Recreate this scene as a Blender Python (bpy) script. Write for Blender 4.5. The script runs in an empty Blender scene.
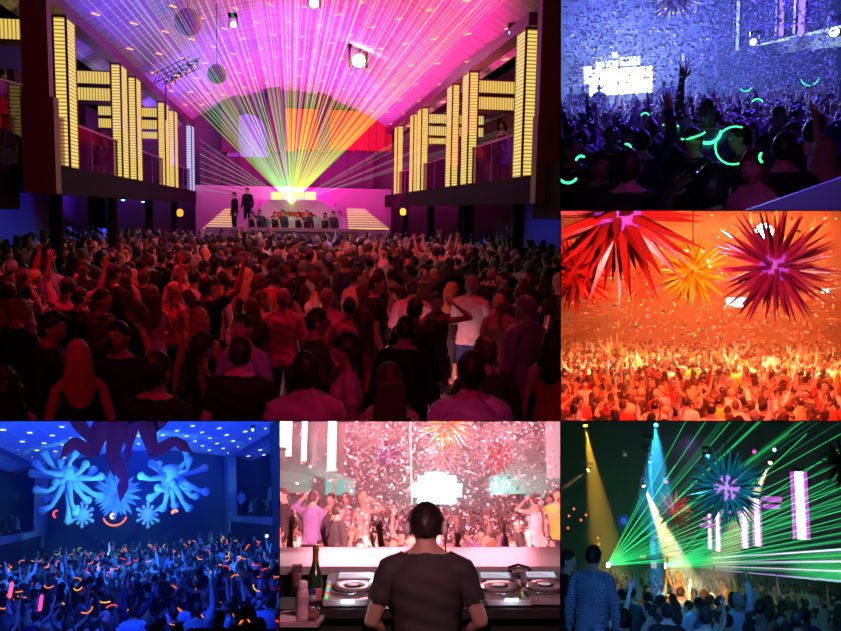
import bpy, bmesh, math, random
import numpy as np
from mathutils import Vector, Matrix, noise

R_ = math.radians
SC = bpy.context.scene
COL = SC.collection
FPX = 841.0
IW, IH = 841, 631
random.seed(7)

# ------------------------------------------------------------------ camera, world, exposure
EYE = Vector((0.0, 0.0, 2.6))
cam_data = bpy.data.cameras.new('camera')
cam_data.sensor_width = 36.0
cam_data.lens = 36.0 * FPX / IW
cam_data.clip_start = 0.05
cam_data.clip_end = 400
cam = bpy.data.objects.new('camera', cam_data)
cam.location = EYE
cam.rotation_euler = (R_(90), 0, 0)
COL.objects.link(cam)
SC.camera = cam
world = bpy.data.worlds.new('night')
SC.world = world
world.use_nodes = True
world.node_tree.nodes['Background'].inputs[0].default_value = (0.0, 0.0, 0.0, 1)
world.node_tree.nodes['Background'].inputs[1].default_value = 0.0
SC.view_settings.view_transform = 'Standard'
SC.view_settings.look = 'None'
SC.view_settings.exposure = 0.0
SC.view_settings.gamma = 1.0
SC.view_settings.use_curve_mapping = False
try:
    SC.cycles.max_bounces = 5
    SC.cycles.diffuse_bounces = 2
    SC.cycles.glossy_bounces = 2
    SC.cycles.transmission_bounces = 4
    SC.cycles.transparent_max_bounces = 48
    SC.cycles.volume_bounces = 0
    SC.cycles.volume_step_rate = 2.0
    SC.cycles.use_light_tree = True
    SC.cycles.sample_clamp_indirect = 3.0
    SC.cycles.caustics_reflective = False
    SC.cycles.caustics_refractive = False
except Exception:
    pass


class Bay:
    """One of the six halls seen side by side: a rigid frame whose +Y runs down the hall."""
    def __init__(s, name, vp, box, inner):
        s.name = name
        s.vp = vp
        s.box = box            # picture box of the opening
        s.inner = inner        # which sides border another hall (l, r, t, b)
        d = s.wray(*vp).normalized()
        xr = d.cross(Vector((0, 0, 1))).normalized()
        up = xr.cross(d).normalized()
        m = Matrix((xr, d, up)).transposed().to_4x4()
        s.M = Matrix.Translation(EYE) @ m
        s.Rt = m.to_3x3().transposed()

    @staticmethod
    def wray(px, py):
        return Vector(((px - IW / 2) / FPX, 1.0, -(py - IH / 2) / FPX))

    def ray(s, px, py):
        v = s.Rt @ s.wray(px, py)
        return v / v.y

    def onY(s, px, py, y):
        return s.ray(px, py) * y

    def onZ(s, px, py, z):
        r = s.ray(px, py)
        return r * (z / r.z)

    def onX(s, px, py, x):
        r = s.ray(px, py)
        return r * (x / r.x)

    def pix(s, p):
        w = s.M @ Vector(p) - EYE
        return (IW / 2 + FPX * w.x / w.y, IH / 2 - FPX * w.z / w.y)


B1 = Bay('magenta laser hall', (288, 209), (0, 0, 560.5, 421), 'rb')
B2 = Bay('blue confetti hall', (645, 93), (560.5, 0, 841, 210.5), 'lb')
B3 = Bay('orange hall', (700, 308), (560.5, 210.5, 841, 421), 'ltb')
B4 = Bay('blue bracelet hall', (139, 512), (0, 421, 279.5, 631), 'rt')
B5 = Bay('pink booth hall', (420, 497), (279.5, 421, 560.5, 631), 'lrt')
B6 = Bay('green laser hall', (640, 563), (560.5, 421, 841, 631), 'lt')
BAYS = [B1, B2, B3, B4, B5, B6]


# ------------------------------------------------------------------ lamps
def lamp(bay, kind, loc, target, color, power, size=0.0, angle=60, blend=0.6, name=None, sy=None):
    nm = name or (kind.lower() + '_light')
    ld = bpy.data.lights.new(nm, kind)
    ld.color = color
    ld.energy = power
    if kind == 'AREA':
        ld.shape = 'RECTANGLE'
        ld.size = size
        ld.size_y = sy or size
    else:
        ld.shadow_soft_size = size
    if kind == 'SPOT':
        ld.spot_size = R_(angle)
        ld.spot_blend = blend
    o = bpy.data.objects.new(nm, ld)
    d = (Vector(target) - Vector(loc))
    q = d.to_track_quat('-Z', 'Y').to_matrix().to_4x4()
    o.matrix_world = bay.M @ Matrix.Translation(Vector(loc)) @ q
    COL.objects.link(o)
    return o


LIGHTS_HERE = True
def lamp_px(b, kind, px, py, y, target, *a, **k):
    return lamp(b, kind, b.onY(px, py, y), target, *a, **k)


def setup_lights():
    # magenta laser hall: washes on the vault, red light on the floor
    lamp(B1, 'AREA', (-3.9, 34, 2.2), (-4.6, 35, 6), (0.16, 0.02, 1.0), 600, 1.2, sy=18)
    lamp(B1, 'AREA', (-3.4, 22, 3.0), (-3.6, 23, 6), (0.16, 0.03, 1.0), 150, 2.0, sy=10)
    lamp(B1, 'AREA', (3.0, 32, 1.6), (3.2, 33, 6), (1.0, 0.0, 0.38), 780, 3.0, sy=18)
    lamp(B1, 'AREA', (3.6, 21, 3.0), (3.8, 22, 6), (1.0, 0.0, 0.30), 260, 2.0, sy=10)  # added fill, brightens the dull right corner of the vault
    lamp(B1, 'AREA', (0.8, 38, 2.2), (0.6, 40, 6), (1.0, 0.0, 0.60), 380, 3.0, sy=10)
    lamp(B1, 'AREA', (0, 37, 3.2), (0, 44, 0.2), (1.0, 0.03, 0.42), 70, 6.0, sy=1)
    lamp(B1, 'SPOT', (0, 11, 3.4), (-5.2, 16, 1.6), (1.0, 0.0, 0.12), 130, 0.05, angle=50)  # added fill reddening the left front pillar, no fixture there
    lamp(B1, 'SPOT', (0, 11, 3.4), (5.6, 16, 1.6), (1.0, 0.0, 0.15), 110, 0.05, angle=50)  # same added fill for the right front pillar
    lamp(B1, 'SPOT', (-2.5, 11, 4.4), (-1.5, 12.5, -2), (1.0, 0.01, 0.05), 800, 0.05, angle=75)
    lamp(B1, 'SPOT', (2.2, 9, 4.4), (1.0, 11, -2), (1.0, 0.005, 0.05), 380, 0.05, angle=75)
    lamp(B1, 'SPOT', (0, 16, 4.8), (0, 21, -2), (1.0, 0.01, 0.08), 1400, 0.05, angle=80)
    lamp(B1, 'SPOT', (0.4, 24, 5.0), (0.6, 29, -1), (0.35, 0.20, 1.0), 1800, 0.02, angle=30)
    lamp(B1, 'SPOT', (0.5, 3.5, 1.2), (0.9, 5.4, -1.3), (1.0, 0.03, 0.25), 60, 0.05, angle=75)  # unseen near fill, picks out the shoulders at the bottom
    lamp(B1, 'SPOT', (-1.4, 4.2, 1.6), (-1.6, 6.6, -1.3), (1.0, 0.01, 0.06), 60, 0.05, angle=70)  # second unseen fill, added for the front left crowd
    # blue confetti hall
    lamp_px(B2, 'AREA', 640, 30, 27, (-0.3, 0, -2.4), (0.24, 0.24, 1.0), 2000, 4.0, sy=2)
    lamp_px(B2, 'SPOT', 800, -30, 16, (0, 10, -1.5), (0.10, 0.02, 1.0), 1300, 0.03, angle=110)
    lamp_px(B2, 'SPOT', 760, -40, 4.4, (0.5, 7.0, -0.8), (0.6, 0.02, 0.7), 18, 0.03, angle=90)  # added purple fill on the near faces, no fixture there
    lamp_px(B2, 'SPOT', 770, 100, 3.3, (0.8, 4.0, -0.6), (0.45, 0.30, 1.0), 4, 0.03, angle=90)  # added fill so the lilac ledge shows, source unseen
    # orange hall
    lamp_px(B3, 'AREA', 700, 226, 18, (0, 26, -4), (1.0, 0.08, 0.02), 2000, 4.5, sy=0.5)
    lamp_px(B3, 'SPOT', 763, 231, 34, (0.0, 20, -3), (1.0, 0.45, 0.16), 12000, 0.25, angle=110)
    lamp_px(B3, 'AREA', 700, 228, 30, (0, 44, -3), (1.0, 0.24, 0.07), 7500, 8, sy=0.6)
    lamp_px(B3, 'SPOT', 900, 240, 12, (0, 15, -1), (1.0, 0.05, 0.03), 1500, 0.1, angle=120)
    lamp_px(B3, 'SPOT', 700, 240, 5.5, (0, 13, 0.6), (1.0, 0.40, 0.36), 650, 0.1, angle=100)  # front fill added for the spiked balls
    lamp_px(B3, 'SPOT', 720, 235, 11, (0.3, 19, -2.5), (1.0, 0.13, 0.09), 1000, 0.1, angle=90)
    # blue bracelet hall
    lamp_px(B4, 'AREA', 139, 505, 40, (0, 40.4, 6), (0.01, 0.05, 1.0), 1500, 7.0, sy=28)
    lamp_px(B4, 'AREA', 139, 436, 26, (0, 48, 0.5), (0.02, 0.17, 1.0), 1100, 5.0, sy=0.4)
    lamp_px(B4, 'SPOT', 139, 440, 34, (0, 24, -2), (0.01, 0.05, 1.0), 3500, 0.03, angle=130)
    lamp_px(B4, 'SPOT', 139, 440, 15, (0, 18, -2), (0.01, 0.06, 1.0), 1100, 0.03, angle=100)  # added fill over the front rows of the crowd
    lamp_px(B4, 'SPOT', 110, 500, 14, (-.4, 22, 2.0), (0.32, 0.18, 1.0), 800, 0.03, angle=40)  # added to lift the hanging figure out of black
    lamp_px(B4, 'SPOT', 139, 500, 24, (5.2, 40, 1), (0.02, 0.10, 1.0), 2500, 0.03, angle=60)  # fill added on the right balcony frame
    lamp_px(B4, 'SPOT', 139, 500, 24.5, (-5.2, 40, 1), (0.02, 0.10, 1.0), 1400, 0.03, angle=60)  # and on the left frame, likewise added
    lamp_px(B4, 'SPOT', 117, 512, 40, (-.9, 48, 1.6), (0.10, 0.75, 1.0), 900, 0.03, angle=110)
    # pink booth hall
    lamp_px(B5, 'AREA', 420, 434, 16, (0, 0, -1.3), (1.0, 0.24, 0.32), 420, 4.0, sy=0.3)
    lamp_px(B5, 'SPOT', 385, 432, 7.0, (-0.2, 6.2, -0.9), (1.0, 0.60, 0.66), 60, 0.04, angle=130)
    lamp_px(B5, 'SPOT', 420, 432, 3.6, (0.0, 5.2, -0.8), (1.0, 0.38, 0.46), 42, 0.03, angle=120)  # unseen fill, added for the DJ's back and the desk things
    lamp_px(B5, 'AREA', 420, 430, 10, (0, 18, -1.5), (1.0, 0.32, 0.38), 1200, 3.0, sy=0.3)
    # green laser hall
    lamp_px(B6, 'SPOT', 700, 428, 5.5, (-0.6, 10, -0.2), (0.10, 0.36, 1.0), 190, 0.03, angle=60)
    lamp_px(B6, 'SPOT', 700, 430, 10, (0.3, 14, -1.5), (0.05, 0.30, 1.0), 300, 0.03, angle=90)
    lamp_px(B6, 'SPOT', 690, 440, 22, (1.5, 33, 0), (0.55, 0.20, 1.0), 500, 0.03, angle=70)
    lamp_px(B6, 'SPOT', 655, 500, 17, (1.3, 22, -1.0), (1.0, 0.50, 0.12), 1800, 0.03, angle=26)  # added warm fill on the dancers, apart from the visible spotlights


setup_lights()


# ------------------------------------------------------------------ materials
MATS = {}


def mat(name, col=(0.5, 0.5, 0.5), rough=0.6, metal=0.0, emis=None, es=0.0, noise_amt=0.0, scale=4.0, spec=0.5, bump=0.0):
    if name in MATS:
        return MATS[name]
    m = bpy.data.materials.new(name)
    m.use_nodes = True
    nt = m.node_tree
    b = nt.nodes['Principled BSDF']
    b.inputs['Base Color'].default_value = (*col, 1)
    b.inputs['Roughness'].default_value = rough
    b.inputs['Metallic'].default_value = metal
    b.inputs['Specular IOR Level'].default_value = spec
    if emis:
        b.inputs['Emission Color'].default_value = (*emis, 1)
        b.inputs['Emission Strength'].default_value = es
    if noise_amt > 0 or bump > 0:
        tc = nt.nodes.new('ShaderNodeTexCoord')
        nz = nt.nodes.new('ShaderNodeTexNoise')
        nz.inputs['Scale'].default_value = scale
        nz.inputs['Detail'].default_value = 5
        nt.links.new(tc.outputs['Object'], nz.inputs['Vector'])
        if noise_amt > 0:
            mr = nt.nodes.new('ShaderNodeMapRange')
            mr.inputs['To Min'].default_value = 1 - noise_amt
            mr.inputs['To Max'].default_value = 1 + noise_amt
            nt.links.new(nz.outputs['Fac'], mr.inputs['Value'])
            mx = nt.nodes.new('ShaderNodeVectorMath')
            mx.operation = 'SCALE'
            mx.inputs[0].default_value = col
            nt.links.new(mr.outputs[0], mx.inputs['Scale'])
            nt.links.new(mx.outputs[0], b.inputs['Base Color'])
        if bump > 0:
            bp = nt.nodes.new('ShaderNodeBump')
            bp.inputs['Strength'].default_value = bump
            nt.links.new(nz.outputs['Fac'], bp.inputs['Height'])
            nt.links.new(bp.outputs[0], b.inputs['Normal'])
    MATS[name] = m
    return m


def mat_obj(name, rough=0.7, check=False, spec=0.4, noise_amt=0.12, scale=9.0, sheen=0.0):
    """A material whose base colour is the colour set on the object."""
    if name in MATS:
        return MATS[name]
    m = bpy.data.materials.new(name)
    m.use_nodes = True
    nt = m.node_tree
    b = nt.nodes['Principled BSDF']
    b.inputs['Roughness'].default_value = rough
    b.inputs['Specular IOR Level'].default_value = spec
    oi = nt.nodes.new('ShaderNodeObjectInfo')
    tc = nt.nodes.new('ShaderNodeTexCoord')
    nz = nt.nodes.new('ShaderNodeTexNoise')
    nz.inputs['Scale'].default_value = scale
    nz.inputs['Detail'].default_value = 4
    nt.links.new(tc.outputs['Object'], nz.inputs['Vector'])
    mr = nt.nodes.new('ShaderNodeMapRange')
    mr.inputs['To Min'].default_value = 1 - noise_amt
    mr.inputs['To Max'].default_value = 1 + noise_amt
    nt.links.new(nz.outputs['Fac'], mr.inputs['Value'])
    mx = nt.nodes.new('ShaderNodeVectorMath')
    mx.operation = 'SCALE'
    nt.links.new(oi.outputs['Color'], mx.inputs[0])
    nt.links.new(mr.outputs[0], mx.inputs['Scale'])
    last = mx.outputs[0]
    if check:
        ck = nt.nodes.new('ShaderNodeTexChecker')
        ck.inputs['Scale'].default_value = check
        ck.inputs['Color1'].default_value = (1, 1, 1, 1)
        ck.inputs['Color2'].default_value = (0.15, 0.15, 0.2, 1)
        nt.links.new(tc.outputs['Object'], ck.inputs['Vector'])
        mm = nt.nodes.new('ShaderNodeVectorMath')
        mm.operation = 'MULTIPLY'
        nt.links.new(last, mm.inputs[0])
        nt.links.new(ck.outputs['Color'], mm.inputs[1])
        last = mm.outputs[0]
    bp = nt.nodes.new('ShaderNodeBump')
    bp.inputs['Strength'].default_value = 0.25
    nt.links.new(nz.outputs['Fac'], bp.inputs['Height'])
    nt.links.new(bp.outputs[0], b.inputs['Normal'])
    nt.links.new(last, b.inputs['Base Color'])
    MATS[name] = m
    return m


def mat_emit(name, col=(1, 1, 1), strength=1.0, stripes=0.0, axis=2, dark=0.1, base=(0.02, 0.02, 0.02), rough=0.5):
    if name in MATS:
        return MATS[name]
    m = mat(name, base, rough, emis=col, es=strength)
    if stripes:
        nt = m.node_tree
        b = nt.nodes['Principled BSDF']
        tc = nt.nodes.new('ShaderNodeTexCoord')
        sp = nt.nodes.new('ShaderNodeSeparateXYZ')
        nt.links.new(tc.outputs['Object'], sp.inputs[0])
        mu = nt.nodes.new('ShaderNodeMath')
        mu.operation = 'MULTIPLY'
        mu.inputs[1].default_value = stripes * 2 * math.pi
        nt.links.new(sp.outputs[axis], mu.inputs[0])
        sn = nt.nodes.new('ShaderNodeMath')
        sn.operation = 'SINE'
        nt.links.new(mu.outputs[0], sn.inputs[0])
        mr = nt.nodes.new('ShaderNodeMapRange')
        mr.inputs['From Min'].default_value = -0.9
        mr.inputs['From Max'].default_value = 0.1
        mr.inputs['To Min'].default_value = strength * dark
        mr.inputs['To Max'].default_value = strength
        nt.links.new(sn.outputs[0], mr.inputs['Value'])
        nt.links.new(mr.outputs[0], b.inputs['Emission Strength'])
    return m


def mat_beam(name, col, strength):
    """Light of a laser or lamp scattered along its path: emits, lets everything behind through."""
    if name in MATS:
        return MATS[name]
    m = bpy.data.materials.new(name)
    m.use_nodes = True
    nt = m.node_tree
    nt.nodes.clear()
    o = nt.nodes.new('ShaderNodeOutputMaterial')
    a = nt.nodes.new('ShaderNodeAddShader')
    t = nt.nodes.new('ShaderNodeBsdfTransparent')
    e = nt.nodes.new('ShaderNodeEmission')
    e.inputs[0].default_value = (*col, 1)
    e.inputs[1].default_value = strength
    nt.links.new(t.outputs[0], a.inputs[0])
    nt.links.new(e.outputs[0], a.inputs[1])
    nt.links.new(a.outputs[0], o.inputs[0])
    MATS[name] = m
    try:
        m.cycles.emission_sampling = 'NONE'
    except Exception:
        pass
    return m


def mat_glass(name, col=(1, 1, 1), mix=0.15, rough=0.05):
    if name in MATS:
        return MATS[name]
    m = bpy.data.materials.new(name)
    m.use_nodes = True
    nt = m.node_tree
    nt.nodes.clear()
    o = nt.nodes.new('ShaderNodeOutputMaterial')
    mx = nt.nodes.new('ShaderNodeMixShader')
    t = nt.nodes.new('ShaderNodeBsdfTransparent')
    t.inputs[0].default_value = (*col, 1)
    g = nt.nodes.new('ShaderNodeBsdfGlossy')
    g.inputs['Roughness'].default_value = rough
    mx.inputs[0].default_value = mix
    nt.links.new(t.outputs[0], mx.inputs[1])
    nt.links.new(g.outputs[0], mx.inputs[2])
    nt.links.new(mx.outputs[0], o.inputs[0])
    MATS[name] = m
    return m


def mat_vcol(name, attr='tint', rough=0.7):
    if name in MATS:
        return MATS[name]
    m = bpy.data.materials.new(name)
    m.use_nodes = True
    nt = m.node_tree
    b = nt.nodes['Principled BSDF']
    b.inputs['Roughness'].default_value = rough
    at = nt.nodes.new('ShaderNodeAttribute')
    at.attribute_name = attr
    nt.links.new(at.outputs['Color'], b.inputs['Base Color'])
    MATS[name] = m
    return m


# ------------------------------------------------------------------ mesh helpers
def box_bm(bm, x0, x1, y0, y1, z0, z1, mi=0):
    vs = [bm.verts.new((x, y, z)) for z in (z0, z1) for y in (y0, y1) for x in (x0, x1)]
    for f in ((0, 2, 3, 1), (4, 5, 7, 6), (0, 1, 5, 4), (2, 6, 7, 3), (0, 4, 6, 2), (1, 3, 7, 5)):
        fc = bm.faces.new([vs[i] for i in f])
        fc.material_index = mi
    return vs


def hexa_bm(bm, pts, mi=0):
    """pts: four lower then four upper corners, same order."""
    vs = [bm.verts.new(p) for p in pts]
    for f in ((3, 2, 1, 0), (4, 5, 6, 7), (0, 1, 5, 4), (1, 2, 6, 5), (2, 3, 7, 6), (3, 0, 4, 7)):
        bm.faces.new([vs[i] for i in f]).material_index = mi


def loft_bm(bm, rings, cap=True, mi=0, smooth=True):
    vr = [[bm.verts.new(p) for p in r] for r in rings]
    n = len(vr[0])
    for a, b in zip(vr[:-1], vr[1:]):
        for i in range(n):
            f = bm.faces.new((a[i], a[(i + 1) % n], b[(i + 1) % n], b[i]))
            f.material_index = mi
            f.smooth = smooth
    if cap:
        for r, rev in ((vr[0], True), (vr[-1], False)):
            c = sum((v.co for v in r), Vector()) / n
            cv = bm.verts.new(c)
            for i in range(n):
                a, b = r[i], r[(i + 1) % n]
                f = bm.faces.new((cv, b, a) if rev else (cv, a, b))
                f.material_index = mi
                f.smooth = smooth
    return vr


def chain_bm(bm, pts, rads, n=10, mi=0, flat=1.0, side=None):
    """A tapering tube through pts with rounded ends."""
    pts = [Vector(p) for p in pts]
    P, Rr = [], []
    d0 = (pts[1] - pts[0]).normalized()
    d1 = (pts[-1] - pts[-2]).normalized()
    for k in (0.95, 0.7, 0.35):
        P.append(pts[0] - d0 * rads[0] * math.sin(k * math.pi / 2)); Rr.append(max(0.08, math.cos(k * math.pi / 2)) * rads[0])
    for p, r in zip(pts, rads):
        P.append(p); Rr.append(r)
    for k in (0.35, 0.7, 0.95):
        P.append(pts[-1] + d1 * rads[-1] * math.sin(k * math.pi / 2)); Rr.append(max(0.08, math.cos(k * math.pi / 2)) * rads[-1])
    up = Vector(side) if side else (Vector((0, 0, 1)) if abs(d0.z) < 0.8 else Vector((0, 1, 0)))
    rings = []
    for i, p in enumerate(P):
        t = (P[min(i + 1, len(P) - 1)] - P[max(i - 1, 0)]).normalized()
        u = (up - t * up.dot(t)).normalized()
        v = t.cross(u)
        rings.append([p + (u * math.cos(a) * Rr[i] + v * math.sin(a) * Rr[i] * flat) for a in [2 * math.pi * k / n for k in range(n)]])
    loft_bm(bm, rings, True, mi)


def tube_bm(bm, p0, p1, r0, r1=None, n=6, mi=0, cap=True):
    p0, p1 = Vector(p0), Vector(p1)
    r1 = r0 if r1 is None else r1
    t = (p1 - p0).normalized()
    up = Vector((0, 0, 1)) if abs(t.z) < 0.9 else Vector((1, 0, 0))
    u = (up - t * up.dot(t)).normalized()
    v = t.cross(u)
    rings = [[p + (u * math.cos(a) + v * math.sin(a)) * r for a in [2 * math.pi * k / n for k in range(n)]] for p, r in ((p0, r0), (p1, r1))]
    loft_bm(bm, rings, cap, mi)


def lathe_bm(bm, prof, n=24, mi=0, center=(0, 0, 0), smooth=True, cap=True):
    c = Vector(center)
    rings = [[c + Vector((r * math.cos(2 * math.pi * k / n), r * math.sin(2 * math.pi * k / n), z)) for k in range(n)] for r, z in prof]
    loft_bm(bm, rings, cap, mi, smooth)


def ellip_bm(bm, c, r, seg=16, ring=10, mi=0):
    rr = []
    for j in range(1, ring):
        a = math.pi * j / ring
        rr.append([Vector((c[0] + r[0] * math.sin(a) * math.cos(b), c[1] + r[1] * math.sin(a) * math.sin(b), c[2] - r[2] * math.cos(a))) for b in [2 * math.pi * k / seg for k in range(seg)]])
    vr = [[bm.verts.new(p) for p in q] for q in rr]
    bot = bm.verts.new((c[0], c[1], c[2] - r[2]))
    top = bm.verts.new((c[0], c[1], c[2] + r[2]))
    fs = []
    for a, b in zip(vr[:-1], vr[1:]):
        for i in range(seg):
            fs.append(bm.faces.new((a[i], a[(i + 1) % seg], b[(i + 1) % seg], b[i])))
    for i in range(seg):
        fs.append(bm.faces.new((bot, vr[0][(i + 1) % seg], vr[0][i])))
        fs.append(bm.faces.new((top, vr[-1][i], vr[-1][(i + 1) % seg])))
    for f in fs:
        f.smooth = True
        f.material_index = mi
    return vr


def me_of(bm, name, mats=()):
    me = bpy.data.meshes.new(name)
    bm.normal_update()
    bm.to_mesh(me)
    bm.free()
    for m in mats:
        me.materials.append(m)
    return me


BAY_OF = {}


def tag(o, label=None, cat=None, group=None, kind=None):
    if label: o['label'] = label
    if cat: o['category'] = cat
    if group: o['group'] = group
    if kind: o['kind'] = kind
    return o


def link(name, me, bay, parent=None, L=None):
    """Link a mesh (or an Empty when me is None) in the hall's frame, or under its thing."""
    o = bpy.data.objects.new(name, me)
    COL.objects.link(o)
    if parent is not None:
        o.parent = parent
        if L is not None:
            o.matrix_basis = L
    else:
        o.matrix_world = bay.M @ (L if L is not None else Matrix.Identity(4))
    BAY_OF[o.name] = bay
    return o


def T(x, y, z, rz=0.0, s=1.0):
    return Matrix.Translation((x, y, z)) @ Matrix.Rotation(rz, 4, 'Z') @ Matrix.Scale(s, 4)


def struct(name, bm, m, bay, L=None):
    o = link(name, me_of(bm, name, m if isinstance(m, (list, tuple)) else [m]), bay, None, L)
    o['kind'] = 'structure'
    return o


def slab(name, bay, x0, x1, y0, y1, z0, z1, m):
    bm = bmesh.new()
    box_bm(bm, x0, x1, y0, y1, z0, z1)
    return struct(name, bm, m, bay)


def haze(name, bay, y0, y1, density, color, aniso=0.2, margin=60):
    """Smoke-machine haze filling the hall."""
    x0, a0, x1, a1 = bay.box
    e = 0.6
    l = x0 + e if 'l' in bay.inner else x0 - margin
    r = x1 - e if 'r' in bay.inner else x1 + margin
    t = a0 + e if 't' in bay.inner else a0 - margin
    b = a1 - e if 'b' in bay.inner else a1 + margin
    bm = bmesh.new()
    c = []
    for d in (y0, y1):
        for (px, py) in ((l, b), (r, b), (r, t), (l, t)):
            c.append(EYE + bay.wray(px, py) * d)
    hexa_bm(bm, [c[0], c[1], c[5], c[4], c[3], c[2], c[6], c[7]])
    bmesh.ops.recalc_face_normals(bm, faces=bm.faces)
    m = bpy.data.materials.new(name)
    m.use_nodes = True
    nt = m.node_tree
    nt.nodes.clear()
    o = nt.nodes.new('ShaderNodeOutputMaterial')
    v = nt.nodes.new('ShaderNodeVolumeScatter')
    v.inputs['Color'].default_value = (*color, 1)
    v.inputs['Density'].default_value = density
    v.inputs['Anisotropy'].default_value = aniso
    nt.links.new(v.outputs[0], o.inputs['Volume'])
    me = me_of(bm, name, [m])
    ob = bpy.data.objects.new('haze', me)
    COL.objects.link(ob)
    tag(ob, 'thin smoke machine haze hanging in the ' + bay.name, 'haze', None, 'stuff')
    return ob

# ------------------------------------------------------------------ opaque dividers added between the halls to keep their light apart
def build_partitions():
    m = mat('partition_black', (0.012, 0.012, 0.014), 0.9)
    t = 0.0035
    segs = {'wall_between_magenta_and_right_halls': ((560.5, -70), (560.5, 421), 'v'),
            'wall_between_lower_middle_and_right_halls': ((560.5, 421), (560.5, 700), 'v'),
            'wall_between_lower_left_and_middle_halls': ((279.5, 421), (279.5, 700), 'v'),
            'floor_between_upper_and_lower_halls': ((-70, 421), (911, 421), 'h'),
            'floor_between_right_halls': ((560.5, 210.5), (911, 210.5), 'h')}
    for nm, (a, b, k) in segs.items():
        bm = bmesh.new()
        c = []
        off = Vector((t / 2, 0, 0)) if k == 'v' else Vector((0, 0, t / 2))
        for sgn in (-1, 1):
            for (p, d) in ((a, 3.2), (b, 3.2), (b, 74.0), (a, 74.0)):
                c.append(EYE + Bay.wray(*p) * d + off * sgn)
        hexa_bm(bm, c)
        bmesh.ops.recalc_face_normals(bm, faces=bm.faces)
        me = me_of(bm, nm, [m])
        o = bpy.data.objects.new(nm, me)
        COL.objects.link(o)
        o['kind'] = 'structure'


build_partitions()

# ------------------------------------------------------------------ people
SK = dict(
    m=dict(H=1.0, sh=0.185, hipx=0.095, waist=(0.150, 0.105), hips=(0.168, 0.118), chest=(0.180, 0.122), arm=1.0, leg=1.0),
    f=dict(H=0.94, sh=0.160, hipx=0.092, waist=(0.120, 0.092), hips=(0.172, 0.122), chest=(0.150, 0.108), arm=0.82, leg=0.95))
ARMS = {   # elbow and wrist from the shoulder, x outwards
    'down': ((0.07, -0.02, -0.28), (0.09, 0.06, -0.53)),
    'reach': ((0.09, 0.02, -0.28), (0.02, 0.22, -0.40)),
    'drink': ((0.08, 0.04, -0.27), (-0.03, 0.25, -0.13)),
    'fold': ((0.09, 0.05, -0.26), (-0.12, 0.20, -0.20)),
    'up': ((0.10, 0.10, 0.25), (0.07, 0.13, 0.51)),
    'wide': ((0.22, 0.06, 0.17), (0.27, 0.10, 0.43)),
    'head': ((0.27, 0.06, 0.06), (0.06, 0.04, 0.22)),
    'point': ((0.12, 0.25, 0.06), (0.10, 0.48, 0.18)),
    'hip': ((0.21, -0.08, -0.20), (0.04, 0.03, -0.36)),
}
POSES = {'down': ('down', 'down'), 'drink': ('down', 'drink'), 'fold': ('fold', 'fold'), 'up': ('down', 'up'), 'bothup': ('up', 'wide'),
         'wide': ('wide', 'wide'), 'head': ('head', 'down'), 'point': ('hip', 'point'), 'reach': ('reach', 'reach'), 'camera': ('head', 'up')}


def ring_el(cx, cy, z, rx, ry, n=20, p=2.3):
    out = []
    for k in range(n):
        a = 2 * math.pi * k / n
        c, s = math.cos(a), math.sin(a)
        out.append(Vector((cx + rx * math.copysign(abs(c) ** (2 / p), c), cy + ry * math.copysign(abs(s) ** (2 / p), s), z)))
    return out


HEADC = Vector((0, 0.012, 1.655))


def head_bm(bm, fem):
    """Face towards +Y."""
    vr = ellip_bm(bm, (0, 0, 0), (0.077, 0.097, 0.118), 36, 28)
    for v in bm.verts:
        if not v.tag:
            v.tag = True
            x, y, z = v.co
            g = lambda cx, cz, w, h=None: math.exp(-((abs(x) - cx) / w) ** 2 - ((z - cz) / (h or w)) ** 2)
            if z < 0:
                k = min(1, -z / 0.118)
                x *= 1 - (0.30 if fem else 0.22) * k ** 1.5
                if y < 0: y *= 1 - 0.45 * k
                else: y += 0.012 * k
            else:
                if y < 0: y *= 1.06
            if y > 0.0:
                f = min(1, y / 0.06)
                y += f * (0.026 * math.exp(-(x / 0.011) ** 2 - ((z + 0.020) / 0.020) ** 2) + 0.012 * math.exp(-(x / 0.008) ** 2 - ((z - 0.005) / 0.02) ** 2))
                y -= f * 0.014 * g(0.030, 0.010, 0.016, 0.011)
                y += f * 0.006 * g(0.028, 0.032, 0.024, 0.008)
                y += f * 0.008 * math.exp(-(x / 0.022) ** 2 - ((z + 0.052) / 0.009) ** 2)
                y += f * 0.010 * math.exp(-(x / 0.02) ** 2 - ((z + 0.098) / 0.018) ** 2)
                y += f * 0.004 * g(0.045, -0.020, 0.02)
            v.co = (x, y, z)


def hand_bm(bm, wrist, d, side, s=1.0, curl=0.35, mi=0):
    wrist, d = Vector(wrist), Vector(d).normalized()
    side = Vector(side)
    side = (side - d * side.dot(d)).normalized()
    nrm = d.cross(side)
    chain_bm(bm, [wrist - d * 0.01, wrist + d * 0.035 * s, wrist + d * 0.075 * s], [0.024 * s, 0.034 * s, 0.036 * s], 10, mi, 0.42, side)
    for k, ln in enumerate((0.072, 0.082, 0.076, 0.060)):
        b = wrist + d * 0.078 * s + side * (0.027 - 0.018 * k) * s
        d1 = (d + side * (0.12 - 0.08 * k) + nrm * curl * 0.4).normalized()
        d2 = (d1 + nrm * curl).normalized()
        chain_bm(bm, [b, b + d1 * ln * 0.5 * s, b + d1 * ln * 0.5 * s + d2 * ln * 0.5 * s], [0.0095 * s, 0.0085 * s, 0.007 * s], 6, mi)
    b = wrist + d * 0.030 * s + side * 0.030 * s
    d1 = (d * 0.7 + side * 0.75 + nrm * 0.2).normalized()
    d2 = (d + side * 0.2 + nrm * 0.3).normalized()
    chain_bm(bm, [b, b + d1 * 0.035 * s, b + d1 * 0.035 * s + d2 * 0.03 * s], [0.012 * s, 0.011 * s, 0.009 * s], 6, mi)


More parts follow.
